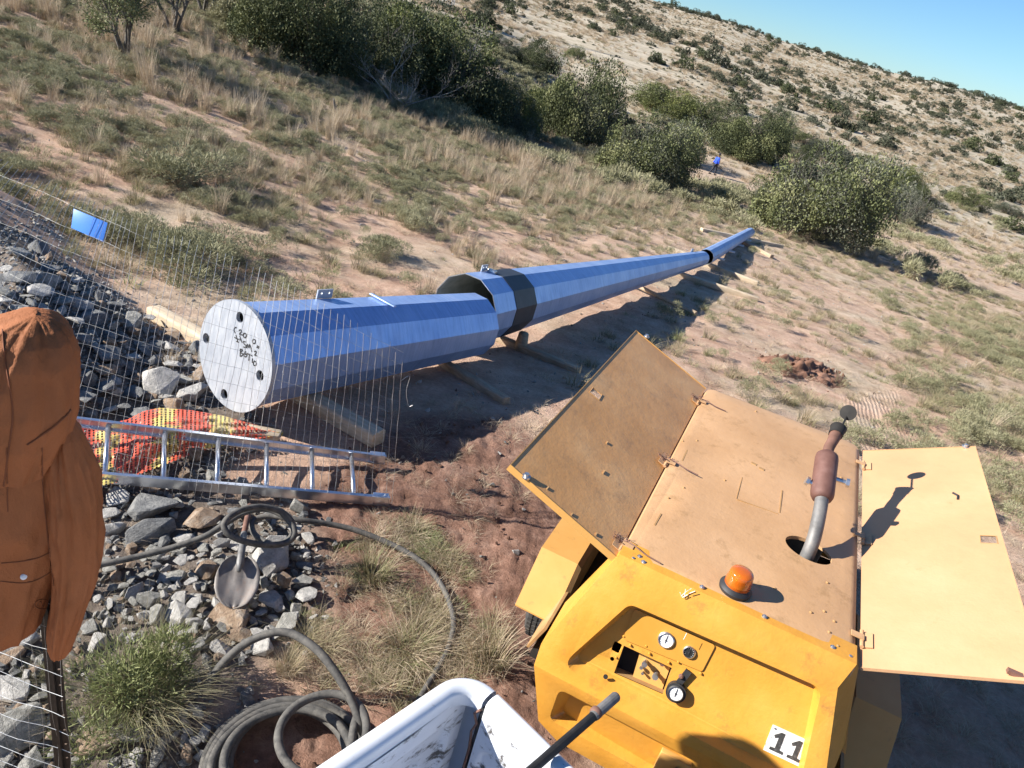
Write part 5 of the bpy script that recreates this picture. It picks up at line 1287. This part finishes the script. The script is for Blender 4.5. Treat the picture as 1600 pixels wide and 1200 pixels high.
# where the pole, timbers, compressor and truck stand nothing grows
def clear_mask(x,y):
    k=np.ones(len(x),bool)
    for (ax,ay),(bx,by),rr in (((-1.98,4.65),(-.55,7.13),.62),((-.59,7.42),(3.74,17.85),.45),((3.94,18.3),(6.99,27.04),.3)):
        t=np.clip(((x-ax)*(bx-ax)+(y-ay)*(by-ay))/((bx-ax)**2+(by-ay)**2),0,1); k&=np.hypot(x-ax-t*(bx-ax),y-ay-t*(by-ay))>rr
    u=(x-OX)*EU[0]+(y-OY)*EU[1]; v=(x-OX)*EV[0]+(y-OY)*EV[1]; k&=~((u>-.5)&(u<1.5)&(v>-.6)&(v<2.2))
    return k
PL=lambda y: np.interp(y,[4,7,18,27,60],[-2.2,-.6,3.8,7.0,18])
def plants(name,n,xr,yr,seed,denfn,kinds,smin,smax,zs=(.8,1.3)):
    x,y,z,px,py,w,r=ground_samples(n,xr,yr,seed); den=denfn(x,y,px,py)
    k=(r.random(len(x))<den)&clear_mask(x,y)&(px>-260)&(px<1860)&(py>-260)&(py<1500)&(w>.3); x,y,z=x[k],y[k],z[k]; m_=len(x)
    s=r.uniform(smin,smax,m_); kk=r.integers(0,len(kinds),m_); lo=np.array([IDX[q][0] for q in kinds])[kk]; hi=np.array([IDX[q][1] for q in kinds])[kk]; idx=lo+(r.random(m_)*(hi-lo)).astype(int)
    return scatter(name,ALL,np.stack([x,y,z],1),np.stack([r.normal(0,.08,m_),r.normal(0,.08,m_),r.uniform(0,6.28,m_)],1),np.stack([s,s,s*r.uniform(zs[0],zs[1],m_)],1),idx)
patch=lambda x,y,s,t,seed: smn(t-.10,t+.10,fbm(x*1.0,y*1.6,s,4,seed))
left=lambda x,y: smn(0,3,(PL(y)-x)-.8)
far_left=lambda x,y: smn(2,9,(PL(y)-x))
def d_kar(x,y,px,py):
    up=left(x,y)*(.25+.75*far_left(x,y)); rgt=(1-left(x,y))*.05+ .28*smn(1350,1500,px)*smn(430,560,py)*(1-smn(860,1000,py))
    return np.clip((up*patch(x,y,.8,.51,21)*.68+rgt*patch(x,y,.7,.5,22))*smn(5.2,6.2,np.hypot(x,y)+.0*x),0,1)*(np.asarray(bankh(x,y))<.12)
plants('karoo_shrublets',36000,(-28,16),(4,36),31,d_kar,['kar','kar','kar','half'],.32,.85)
def d_karf(x,y,px,py): return np.clip(left(x,y)*.45*patch(x,y,.3,.52,23)+.12*patch(x,y,.3,.54,24),0,1)*(1-poly_mask(px,py,[(1050,225),(1230,245),(1230,305),(1050,300)],15))
plants('far_karoo_shrublets',16000,(-55,50),(30,85),32,d_karf,['karf'],.9,2.0)
def d_straw(x,y,px,py):
    up=left(x,y)*patch(x,y,.35,.50,25); crest=smn(-1,6,(PL(y)-x))*smn(18,26,y)*.9; rgt=(1-left(x,y))*.05*patch(x,y,.5,.5,26)
    return np.clip(up*.9+crest*.5+rgt,0,1)*(np.asarray(bankh(x,y))<.1)*smn(4.6,5.6,y)
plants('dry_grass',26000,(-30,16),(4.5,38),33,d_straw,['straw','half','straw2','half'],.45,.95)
plants('tall_dry_grass',15000,(-60,10),(17,75),34,lambda x,y,px,py:np.clip(smn(2,8,PL(y)-x)*(.12+.88*patch(x,y,.14,.50,27)),0,1)*.55,['tall','straw'],.8,1.25)
def d_low(x,y,px,py):
    a=(1-left(x,y))*(.16*patch(x,y,.6,.52,28)+.02); g=.5*smn(1350,1500,px)*smn(420,520,py)*patch(x,y,.5,.40,29)
    b=left(x,y)*.45*patch(x,y,.8,.5,30)
    trk=poly_mask(x,y,R_track,.3); return np.clip((a+g+b)*(1-trk),0,1)*(np.asarray(bankh(x,y))<.1)
plants('low_mixed_grass',40000,(-20,22),(5.0,36),35,lambda x,y,px,py:d_low(x,y,px,py)*smn(6,7.5,y),['half','half','dead','green'],.5,1.15,(.5,.9))
plants('field_grass',26000,(-10,75),(30,95),36,lambda x,y,px,py:np.clip(.55*patch(x,y,.12,.46,37)+.06,0,1)*.6*(1-poly_mask(px,py,[(1040,225),(1240,245),(1240,300),(1040,310)],15)),['half','straw'],.8,1.7,(.35,.7))
# near dry grass between the rocks, the netting and the compressor
R_dry=wpoly([(560,830),(640,810),(740,900),(720,960),(820,980),(840,1090),(760,1120),(640,1110),(560,1060),(480,1080),(430,1040),(470,960),(540,960),(540,880)])
plants('near_dry_grass',9000,(-1.9,1.2),(1.9,4.3),38,lambda x,y,px,py:poly_mask(x,y,R_dry,.1)*(.03+.26*patch(x,y,2.2,.50,39)),['dead','dead','straw2','green','half'],.3,.7,(.35,.7))
plants('ground_straw',7000,(-2.5,4.5),(.6,6.5),40,lambda x,y,px,py:.07*patch(x,y,1.5,.5,41)+.02+.35*(x>1.6),['dead','straw2'],.3,.7,(.3,.7))

x,y,z,px,py,w,r=ground_samples(60000,(-22,24),(4.5,34),44)
k=(r.random(len(x))<.28)&clear_mask(x,y)&(px>-50)&(px<1650)&(py<1250)&(w>.3)&(np.asarray(bankh(x,y))<.1); x,y,z=x[k],y[k],z[k]; n=len(x); s=r.uniform(.25,.6,n)
scatter('ground_litter',T_dead+T_s2,np.stack([x,y,z],1),np.stack([r.normal(0,.15,n),r.normal(0,.15,n),r.uniform(0,6.28,n)],1),np.stack([s*1.4,s*1.4,s*.55],1),r.integers(0,4,n))
x,y,z,px,py,w,r=ground_samples(40000,(-14,18),(2,24),45)
k=(r.random(len(x))<.20)&(px>-50)&(px<1650)&(w>.3); x,y,z=x[k],y[k],z[k]; n=len(x); s=.008+.03*r.random(n)**3
scatter('loose_stones',gp,np.stack([x,y,z+s*.2],1),r.uniform(0,6.28,(n,3)),np.stack([s,s,s*.7],1),r.integers(0,6,n))
def plant_at(px,py,meshes,s,label,cat='shrub',name='shrub',zo=0):
    q=G(px,py); root=empty(name,(q[0],q[1],H1(q[0],q[1])),random.uniform(0,6.28),label,cat)
    for nm,me_,sc in meshes:
        o=bpy.data.objects.new(nm,me_); COL.objects.link(o); o.parent=root; o.scale=(s*sc[0],s*sc[1],s*sc[2])
    return root
feath=shrublet(3400,.36,.36,.040,50,'green',12); feath2=blades(520,.46,.40,1.1,.0035,51,'strawg',5); feath3=blades(240,.40,.36,1.2,.003,52,'leaf_brown',5); feath4=blades(420,.42,.34,1.0,.0035,57,'karoo',5)
plant_at(215,1100,[('leafy_shoots',feath,(1,1,1)),('stems',feath2,(1,1,1)),('dead_stalks',feath3,(1,1,.8)),('grey_stems',feath4,(1,1,1))],.80,'feathery green shrub growing out of the gravel right of the post')
sm1=blades(150,.26,.16,.55,.004,53,'strawg'); sm2=blades(120,.20,.18,.9,.004,54,'green'); sm3=blades(160,.30,.2,.8,.004,55,'straw')
plant_at(580,905,[('blades',sm2,(1,1,1.2)),('stalks',sm1,(1,1,1.1)),('dead_stalks',sm3,(1,1,.6))],.9,'green and yellow tuft left of the hose, below the ladder end','grass tuft','grass_tuft')
plant_at(765,1040,[('stalks',sm1,(1,1,1)),('dead_stalks',sm3,(1.1,1.1,1.2))],.9,'straw-coloured tuft between the hose and the compressor, above the truck bed','grass tuft','grass_tuft')
plant_at(450,1048,[('stalks',sm1,(1,1,1)),('dead_stalks',sm3,(.8,.8,.9))],.6,'small dry tuft inside the big hose arc','grass tuft','grass_tuft')
plant_at(640,1020,[('blades',sm2,(1,1,.7)),('dead_stalks',sm3,(1.2,1.2,.5))],.9,'matted half-green tuft inside the bend of the long hose','grass tuft','grass_tuft')
plant_at(55,1060,[('blades',sm2,(1,1,1)),('stalks',sm1,(.7,.7,.7))],.45,'small green sprig behind the near mesh, left of the post','grass tuft','grass_tuft')
plant_at(850,1010,[('dead_stalks',sm3,(1,1,.8))],.45,'thin dry tuft touching the compressor tyre','grass tuft','grass_tuft')
for px,py,s,lab in ((1060,530,.8,'bright green weed tuft beyond the top corner of the left door'),(1105,555,.6,'smaller green weed tuft right of the first, near the soil heap'),(1240,632,.55,'green weed tuft just behind the compressor canopy')):
    plant_at(px,py,[('blades',sm2,(1.2,1.2,1.3)),('stalks',sm1,(.8,.8,.6))],s,lab,'grass tuft','grass_tuft')
k1=shrublet(7000,.42,.34,.035,56,'karoo',15)
for px,py,s,lab in ((290,425,1.25,'wide grey-green shrub just right of the blue plate'),(340,395,1.0,'grey-green shrub above the base plate, beside a wider one'),(210,385,1.1,'grey-green shrub behind the top edge of the mesh'),(595,400,.9,'grey-green shrub up the slope above the lug of the nearest pole'),(290,285,1.6,'dense green shrub up the left slope above the blue plate')):
    plant_at(px,py,[('foliage',k1,(1,1,.85)),('dead_stalks',sm3,(1.2,1.2,1))],s,lab)
#@@PART5
# ------------------------------------------------------------------ bushes and trees
def bushmesh(n,leaf,seed,mt_,lobes=14,aspect=.62,droop=.5,name='foliage'):
    """unit bush: radius 1, height 2*aspect, foliage in lumpy shells with gaps"""
    r=np.random.default_rng(seed); Ls=[]
    for _ in range(lobes):
        a=r.uniform(0,6.283); q=math.sqrt(r.random())*.68; zz=aspect*r.uniform(.35,1.35)*(1-.35*q); Ls.append((q*math.cos(a)*1.08,q*math.sin(a)*1.08,zz,r.uniform(.16,.46)))
    for k in range(int(lobes*.6)):
        a=r.uniform(0,6.283); Ls.append((.72*math.cos(a),.72*math.sin(a),aspect*r.uniform(.22,.5),r.uniform(.2,.32)))
    Ls=np.array(Ls); m_=len(Ls); pick=r.integers(0,m_,n); d=r.normal(0,1,(n,3)); d/=np.linalg.norm(d,axis=1)[:,None]
    sh=.72+.34*r.random(n)**.7
    c=Ls[pick,:3]; rad=Ls[pick,3]; p=c+d*rad[:,None]*sh[:,None]*np.array([1,1,.85]); p[:,2]=np.where(p[:,2]<.03,.03+.15*r.random(n)*aspect,p[:,2])
    # thin by noise for gaps
    g=fbm(p[:,0]*2+p[:,2],p[:,1]*2-p[:,2],2.2,3,seed); keep=r.random(n)<np.clip((g-.31)*5.5,.06,1); p=p[keep];d=d[keep];n=len(p)
    u=d*.5+r.normal(0,.7,(n,3))+np.array([0,0,.15]); u/=np.linalg.norm(u,axis=1)[:,None]; v=np.cross(u,r.normal(0,1,(n,3))); v/=np.linalg.norm(v,axis=1)[:,None]+1e-6
    l=leaf*(.5+1.0*r.random(n))[:,None]; w_=l*.30
    V=np.stack([p-u*l*.5,p+v*w_,p+u*l*.5,p-v*w_],1).reshape(-1,3); F=np.arange(4*n).reshape(-1,4)
    base=fbm(p[:,0]*1.5+3,p[:,1]*1.5+p[:,2]*1.5,1.6,3,seed+5); c=np.clip((base-.33)*1.7+r.normal(0,.18,n)+.12*(p[:,2]/(2*aspect)),0,1)  # leaves lighter towards the top: sunlit tops put into the colour
    return npmesh(name,V,F,M[mt_],np.repeat(c,4))
def twigmesh(n,seed,mt_,H=1.0,spread=.8,r0=.02,depth=3,name='branches'):
    rr=random.Random(seed); mm=MB()
    def grow(p,d,L,r,dep):
        k=3; pts=[p]; q=p.copy(); dd=d.copy()
        for i in range(k):
            dd=(dd+Vector((rr.uniform(-.3,.3),rr.uniform(-.3,.3),rr.uniform(-.15,.2)))).normalized(); q=q+dd*L/k; pts.append(q.copy())
        mm.tube(pts,[r*(1-.55*i/k) for i in range(k+1)],4 if dep<3 else 6,cap=False)
        if dep>0:
            for j in range(3 if dep>1 else 3):
                nd=(dd+Vector((rr.uniform(-1,1),rr.uniform(-1,1),rr.uniform(-.3,.7)))*.8).normalized(); grow(pts[1+rr.randint(0,2)],nd,L*rr.uniform(.5,.75),r*.5,dep-1)
    for i in range(n):
        a=rr.uniform(0,6.28); grow(Vector((math.cos(a)*.06,math.sin(a)*.06,-.03)),Vector((math.cos(a)*spread,math.sin(a)*spread,1)).normalized(),H*rr.uniform(.45,.7),r0*rr.uniform(.7,1.2),depth)
    me_=bpy.data.meshes.new(name); me_.from_pydata(mm.v,[],mm.f); me_.materials.append(M[mt_]); return me_
BM={}
for k,(mt_) in enumerate(('leaf_olive','leaf_dark','leaf_bright','leaf_grey')):
    BM[mt_]=[bushmesh(42000,.026,100+k*7+j,mt_,16) for j in range(2)]
TW=[twigmesh(9,200+j,'bark',1.0,.75,.022,3) for j in range(3)]
DW=[twigmesh(10,220+j,'deadwood',1.1,1.0,.010,3,'dead_branches') for j in range(2)]
def hazy(): pass
def bush(px,py,wpx,topy,mt_,label,extra=None,dist=None,dead=.0,name='bush',cat='bush'):
    if dist is None: q=G(px,py)
    else:
        q=D(px,py,dist); q=np.array([q[0],q[1],H1(q[0],q[1])])
    t=(q-CC)@CF; X0,Y0,_=proj(*q); rad=wpx/2/FPX*t*1.12
    # height from the photo
    lo,hi=.2,14
    for _ in range(30):
        mmid=(lo+hi)/2; _,Yt,_w=proj(q[0],q[1],q[2]+mmid); 
        if Yt>topy: lo=mmid
        else: hi=mmid
    hgt_=max(.5,(lo+hi)/2)*1.13
    root=empty(name,(q[0],q[1],q[2]-.1),random.uniform(0,6.28),label,cat)
    me_=random.choice(BM[mt_]); o=bpy.data.objects.new('foliage',me_); COL.objects.link(o); o.parent=root; o.scale=(rad,rad,hgt_*1.0)
    o=bpy.data.objects.new('branches',random.choice(TW)); COL.objects.link(o); o.parent=root; o.scale=(rad*.9,rad*.9,hgt_*.75)
    if extra:
        o=bpy.data.objects.new('foliage',BM[extra][0]); COL.objects.link(o); o.parent=root; o.scale=(rad*.96,rad*.96,hgt_*.95); o.rotation_euler=(0,0,2)
    if dead:
        o=bpy.data.objects.new('dead_branches',random.choice(DW)); COL.objects.link(o); o.parent=root; o.scale=(rad*1.05,rad*1.05,hgt_*dead)
    return root
bush(1275,374,205,232,'leaf_olive','largest round olive bush at the pole end, grey dead twigs on its near side','leaf_grey',dead=.75)
bush(1205,345,95,275,'leaf_olive','low green bush at the left shoulder of the largest bush')
bush(1008,288,160,178,'leaf_olive','wide olive-grey bush left of the walking person','leaf_grey',dead=.7)
bush(1062,250,70,196,'leaf_olive','smaller green bush touching the wide olive bush, left of the person')
bush(885,222,150,92,'leaf_olive','tall dome-shaped olive tree bush in the middle of the row','leaf_dark')
bush(790,208,100,122,'leaf_bright','yellow-olive bush left of the dome-shaped one','leaf_grey',dead=.7)
bush(905,232,90,150,'leaf_grey','grey twiggy bush in front of the dome-shaped bush',dead=.9)
bush(690,175,200,30,'leaf_dark','big dark shady bush with the bare shrub in front of it')
bush(640,140,230,0,'leaf_bright','large yellow-green bush crown above the bare shrub','leaf_olive')
bush(560,118,190,-5,'leaf_dark','dark bush second from the left in the upper row')
bush(470,98,200,-60,'leaf_dark','darkest bush in the upper row, at its left end','leaf_olive')
bush(415,66,110,-60,'leaf_dark','narrow dark bush at the far left end of the upper row')
bush(540,60,150,-40,'leaf_olive','olive crown rising behind the dark bushes at the top edge',dist=80)
bush(640,50,130,-10,'leaf_grey','leafless greyish crown at the top edge beside the mast',dist=95,dead=1.0)
bush(828,108,88,60,'leaf_dark','dark rounded bush on the hill foot, above the dome-shaped one')
bush(775,78,70,52,'leaf_grey','grey bush touching the dark rounded bush on the hill foot')
bush(900,92,34,70,'leaf_olive','small round bush on the hill foot, just right of the dark one')
bush(1045,182,130,135,'leaf_bright','yellow-green bush behind the wide olive bush',extra='leaf_olive')
bush(1110,215,100,160,'leaf_dark','dark bush behind the walking person')
bush(1165,245,120,170,'leaf_olive','dense olive bush right of the person, in the gully','leaf_dark')
bush(1205,222,60,170,'leaf_grey','grey-green bush at the right end of the gully clump')
bush(1250,222,64,202,'leaf_olive','small low bush between the gully clump and the hill')
bush(1245,252,60,225,'leaf_dark','dark low bush just above the largest bush, at its left')
bush(1295,250,90,222,'leaf_grey','flat grey-green bush above the largest bush')
bush(1345,262,60,240,'leaf_olive','small bush right above the right end of the largest bush')
bush(1400,300,84,256,'leaf_bright','yellow-topped bush right of the largest bush','leaf_dark')
bush(1435,322,60,285,'leaf_dark','dark bush right of the yellow-topped one')
bush(1405,345,80,290,'leaf_brown' if False else 'leaf_grey','greyish half-dead scrub touching the right side of the largest bush',dead=1.0)
bush(1510,325,66,294,'leaf_olive','lone green bush in the pale field on the right')
bush(1570,332,50,316,'leaf_grey','flat brownish bush at the right edge of the field')
bush(1380,272,44,255,'leaf_olive','small bush in the field, left of the yellow-topped one')
# bare shrub and dead stump
q=G(622,168); o=bpy.data.objects.new('bare_shrub',twigmesh(9,300,'deadwood',1.0,.9,.016,4,'bare_shrub')); COL.objects.link(o); t=(q-CC)@CF; s=82/FPX*t; o.location=(q[0],q[1],q[2]); o.scale=(s,s,s*.9); tag(o,'bare grey leafless shrub in front of the dark bushes','bare shrub')
q=G(524,180); st=MB(); st.tube([(0,0,0),(-.06,.0,.35),(-.16,0,.75),(-.22,0,.95)],[.09,.08,.06,.03],8); st.tube([(-.06,0,.35),(.06,0,.6)],[.05,.02],6); o=st.build('dead_stump',M['bark'],smooth=True); o.location=(q[0],q[1],q[2]); t=(q-CC)@CF; o.scale=[26/FPX*t]*3; tag(o,'dark crooked dead stump standing in the grass on the slope','stump')
for px,py,w,lab in ((570,250,60,'low dead branch lying among the shrubs mid slope'),(40,222,40,'dead grey twigs at the left edge above the mesh'),(300,120,26,'small dead twig heap below the small tree')):
    q=G(px,py); o=bpy.data.objects.new('dead_branch',twigmesh(4,310+px,'deadwood',1.,2.2,.02,3,'dead_branch')); COL.objects.link(o); t=(q-CC)@CF; s=w/FPX*t*.6; o.location=(q[0],q[1],q[2]); o.scale=(s,s,s*.5); tag(o,lab,'dead branch')
# small thorn trees at the top left
def thorn(px,py,H_,label,seed,crown):
    crown*=1.2
    q=G(px,py); root=empty('thorn_tree',(q[0],q[1],q[2]),0,label,'tree'); rr=random.Random(seed); mm=MB(); tips=[]
    def grow(p,d,L,r,dep):
        pts=[p];q=p.copy();dd=d.copy()
        for i in range(4):
            dd=(dd+Vector((rr.uniform(-.22,.22),rr.uniform(-.22,.22),rr.uniform(-.06,.12)))).normalized(); q=q+dd*L/4; pts.append(q.copy())
        mm.tube(pts,[r*(1-.12*i) for i in range(5)],6,cap=False)
        if dep<=1: tips.extend([pts[2],pts[3],pts[4]])
        if dep>0:
            for j in range(3): nd=(dd+Vector((rr.uniform(-1,1),rr.uniform(-1,1),rr.uniform(-.35,.45)))*.85).normalized(); grow(pts[2+rr.randint(0,2)],nd,L*rr.uniform(.6,.8),r*.55,dep-1)
    for k in range(4): a=k*1.6+seed; grow(Vector((math.cos(a)*.05,math.sin(a)*.05,-.1)),Vector((math.cos(a)*.38,math.sin(a)*.38,1)).normalized(),H_*.36,.045*H_/2.6,4)
    mm.build('trunk',M['bark'],root)
    r=np.random.default_rng(seed); T=np.array([tuple(t) for t in tips]); n=int(crown*7500); p=T[r.integers(0,len(T),n)]+r.normal(0,.11,(n,3)); u=r.normal(0,1,(n,3)); u/=np.linalg.norm(u,axis=1)[:,None]; v=np.cross(u,r.normal(0,1,(n,3))); v/=np.linalg.norm(v,axis=1)[:,None]; l=.06*(.5+r.random(n))[:,None]
    V=np.stack([p-u*l*.5,p+v*l*.22,p+u*l*.5,p-v*l*.22],1).reshape(-1,3); o=bpy.data.objects.new('crown',npmesh('crown',V,np.arange(4*n).reshape(-1,4),M['leaf_olive'],np.repeat(r.random(n)*.8+.2,4))); COL.objects.link(o); o.parent=root
thorn(196,86,3.1,'small thin-leaved thorn tree with forked dark trunks at the top left',3,1.6)
thorn(272,50,3.6,'thorn tree further up the slope behind the forked one',5,1.8)
thorn(320,22,4.0,'thorn tree at the top edge, right of the other two',8,1.6)
# ------------------------------------------------------------------ hillside bushes
HB=[bushmesh(1500,.12,400+j,('leaf_hill','leaf_hill','leaf_dark','leaf_hill','leaf_grey')[j],5,.60) for j in range(5)]
r=np.random.default_rng(77); N0=26000
yy=70+235*r.random(N0)**.75; aa=r.uniform(-.42,.80,N0); xx=aa*yy; zz=hgt(xx,yy); px,py,w=proj(xx,yy,zz)
cl=fbm(xx*1.0,yy*.6,.035,4,61); cl2=fbm(xx,yy,.14,3,62); dens=np.clip((cl-.40)*2.2,0.03,1)*np.clip((cl2-.35)*3,.05,1)
dens*=np.where(yy<95,.25,1)
k=(r.random(N0)<dens*.42)&(px>560)&(px<1680)&(py>-60)
xx,yy,zz,px,py,w=[v[k] for v in (xx,yy,zz,px,py,w)]; rad=.55+1.35*r.random(len(xx))**2.2; rad*=np.where(r.random(len(xx))<.10,1.5,1)
pxr=rad/w*FPX; order=np.argsort(-pxr); vis=(px>600)&(px<1600)&(py>0)
# keep clear of one another
chosen=[];rest=[]
for i in order:
    if vis[i] and len(chosen)<290 and py[i]<330: chosen.append(i)
    else: rest.append(i)
sz=['small','medium-sized','large']
for c_,i in enumerate(chosen):
    o=bpy.data.objects.new('hill_bush',HB[int(r.integers(0,5))]); COL.objects.link(o); rd_=float(rad[i]); o.location=(xx[i],yy[i],zz[i]-.15); o.scale=(rd_,rd_,rd_*r.uniform(.8,1.25)); o.rotation_euler=(0,0,r.uniform(0,6.28))
    third='upper' if yy[i]>210 else ('middle' if yy[i]>135 else 'lower'); col_='left' if px[i]<930 else ('centre' if px[i]<1230 else 'right')
    tag(o,'dark %s bush scattered on the %s %s of the pale hillside'%('rounded' if rd_>1.4 else 'little',third,col_),'bush','bushes on the %s %s of the far hillside'%(third,col_))
i=np.array(rest); s=rad[i]; n=len(i)
scatter('far_hill_scrub',HB,np.stack([xx[i],yy[i],zz[i]-.1],1),np.stack([np.zeros(n),np.zeros(n),r.uniform(0,6.28,n)],1),np.stack([s,s,s],1),r.integers(0,5,n))
N0=16000; y2=72+232*r.random(N0)**.75; x2=r.uniform(-.42,.80,N0)*y2; z2=hgt(x2,y2); s=.20+.35*r.random(N0)**2; k=r.random(N0)<np.clip((fbm(x2,y2,.06,3,71)-.32)*2.5,.05,1)
n=int(k.sum()); scatter('hill_tussocks',HB,np.stack([x2[k],y2[k],z2[k]-.05],1),np.stack([np.zeros(n),np.zeros(n),r.uniform(0,6.28,n)],1),np.stack([s[k],s[k],s[k]*.9],1),r.integers(0,5,n))
N0=40000; y2=66+215*r.random(N0)**.8; x2=r.uniform(-.42,.80,N0)*y2; z2=hgt(x2,y2); k=r.random(N0)<np.clip((fbm(x2,y2,.09,3,91)-.30)*2.5,.1,1)
n=int(k.sum()); s=r.uniform(.7,1.8,n); scatter('hill_grass',T_straw+T_half[:1],np.stack([x2[k],y2[k],z2[k]],1),np.stack([np.zeros(n),np.zeros(n),r.uniform(0,6.28,n)],1),np.stack([s*2.2,s*2.2,s*.8],1),r.integers(0,4,n))
# ridge-top line of bushes
n=420; a_=np.linspace(-.1,.85,n)+r.normal(0,.002,n); y3=r.uniform(285,303,n); x3=a_*y3; z3=hgt(x3,y3); s=.5+1.6*r.random(n)**2
k=r.random(n)<.62; n=int(k.sum()); scatter('ridge_scrub',HB,np.stack([x3[k],y3[k],z3[k]-.1],1),np.stack([np.zeros(n),np.zeros(n),r.uniform(0,6.28,n)],1),np.stack([s[k],s[k],s[k]*.9],1),r.integers(0,5,n))
# ------------------------------------------------------------------ lattice mast behind the bushes
q=D(690,45,110); zb=H1(q[0],q[1]); mt0=empty('lattice_mast',(q[0],q[1],zb),0,'thin steel lattice mast behind the bushes at the top edge','mast')
Hm=14.; 
for sx,sy in ((-1,-1),(1,-1),(1,1),(-1,1)):
    mm=MB(); mm.tube([(sx*1.1,sy*1.1,0),(sx*.35,sy*.35,Hm)],.06,4); mm.build('mast_leg',M['pylon'],mt0)
for k in range(9):
    z0=k*Hm/9;z1=(k+1)*Hm/9; w0=1.1-.75*z0/Hm;w1=1.1-.75*z1/Hm; mm=MB()
    for (a,b) in (((-1,-1),(1,-1)),((1,-1),(1,1)),((1,1),(-1,1)),((-1,1),(-1,-1))):
        mm.tube([(a[0]*w0,a[1]*w0,z0),(b[0]*w1,b[1]*w1,z1)],.035,4); mm.tube([(b[0]*w0,b[1]*w0,z0),(a[0]*w1,a[1]*w1,z1)],.035,4)
    mm.build('cross_brace',M['pylon'],mt0)
# ------------------------------------------------------------------ walking person
q=G(1113,273); pr_=empty('person',(q[0],q[1],q[2]),math.radians(-55),'person in a bright blue jacket and dark trousers walking away between the bushes','person')
def skinfig(name,verts,edges,radii,material,sub=2):
    me_=bpy.data.meshes.new(name); me_.from_pydata(verts,edges,[]); o=bpy.data.objects.new(name,me_); COL.objects.link(o); o.parent=pr_
    md=o.modifiers.new('skin','SKIN'); md.use_smooth_shade=True
    for i,rr in enumerate(radii):
        sv=me_.skin_vertices[0].data[i]; sv.radius=rr if isinstance(rr,tuple) else (rr,rr); sv.use_root=(i==0)
    ms=o.modifiers.new('subsurf','SUBSURF'); ms.levels=sub; ms.render_levels=sub; me_.materials.append(M[material]); return o
# facing +y; stride along y; small forward lean
BV=[(0,0,.95),(0,.01,1.15),(0,.03,1.36),(0,.05,1.48),(0,.07,1.56),(0,.085,1.66),(0,.08,1.73),
    (.10,0,.92),(.11,.14,.52),(.11,.10,.10),(.11,.24,.05),(-.10,0,.92),(-.11,-.02,.50),(-.11,-.30,.16),(-.11,-.22,.06),
    (.17,.03,1.40),(.24,-.02,1.14),(.25,.10,.92),(-.17,.03,1.40),(-.25,.04,1.14),(-.26,-.10,.93),(.25,.14,.84),(-.26,-.12,.85)]
BE=[(0,1),(1,2),(2,3),(3,4),(4,5),(5,6),(0,7),(7,8),(8,9),(9,10),(0,11),(11,12),(12,13),(13,14),(2,15),(15,16),(16,17),(17,21),(2,18),(18,19),(19,20),(20,22)]
BR=[(.14,.10),(.14,.10),(.16,.10),(.06,.06),(.055,.06),(.09,.10),(.06,.07),.085,.06,.04,.035,.085,.06,.04,.035,.05,.042,.032,.05,.042,.032,.035,.035]
skinfig('body',BV,BE,BR,'skin')
JV=[(0,0,.90),(0,.0,1.0),(0,.015,1.18),(0,.03,1.38),(0,.045,1.46),(.19,.03,1.40),(.25,-.02,1.14),(.26,.09,.95),(-.19,.03,1.40),(-.26,.04,1.14),(-.27,-.09,.96)]
skinfig('jacket',JV,[(0,1),(1,2),(2,3),(3,4),(3,5),(5,6),(6,7),(3,8),(8,9),(9,10)],[(.20,.15),(.19,.145),(.19,.14),(.19,.13),(.09,.09),.075,.065,.055,.075,.065,.055],'blue_cloth')
skinfig('trousers',[(0,0,.95),(.10,0,.88),(.11,.13,.52),(.11,.10,.12),(-.10,0,.88),(-.11,-.02,.50),(-.11,-.28,.18)],[(0,1),(1,2),(2,3),(0,4),(4,5),(5,6)],[(.17,.13),.11,.085,.07,.11,.085,.07],'dark_cloth')
mm=MB(); mm.lathe([(.105,1.66),(.11,1.70),(.10,1.76),(.06,1.80),(.01,1.815)],(0,.08,0),(0,0,1),16); mm.box((0,.19,1.68),(.16,.12,.015)); mm.build('cap',M['dark_cloth'],pr_,smooth=True)
for x,y,z in ((.11,.20,.05),(-.11,-.24,.07)):
    mm=MB(); mm.box((x,y,z),(.10,.28,.09)); mm.build('shoe',M['black'],pr_,bevel=.03)
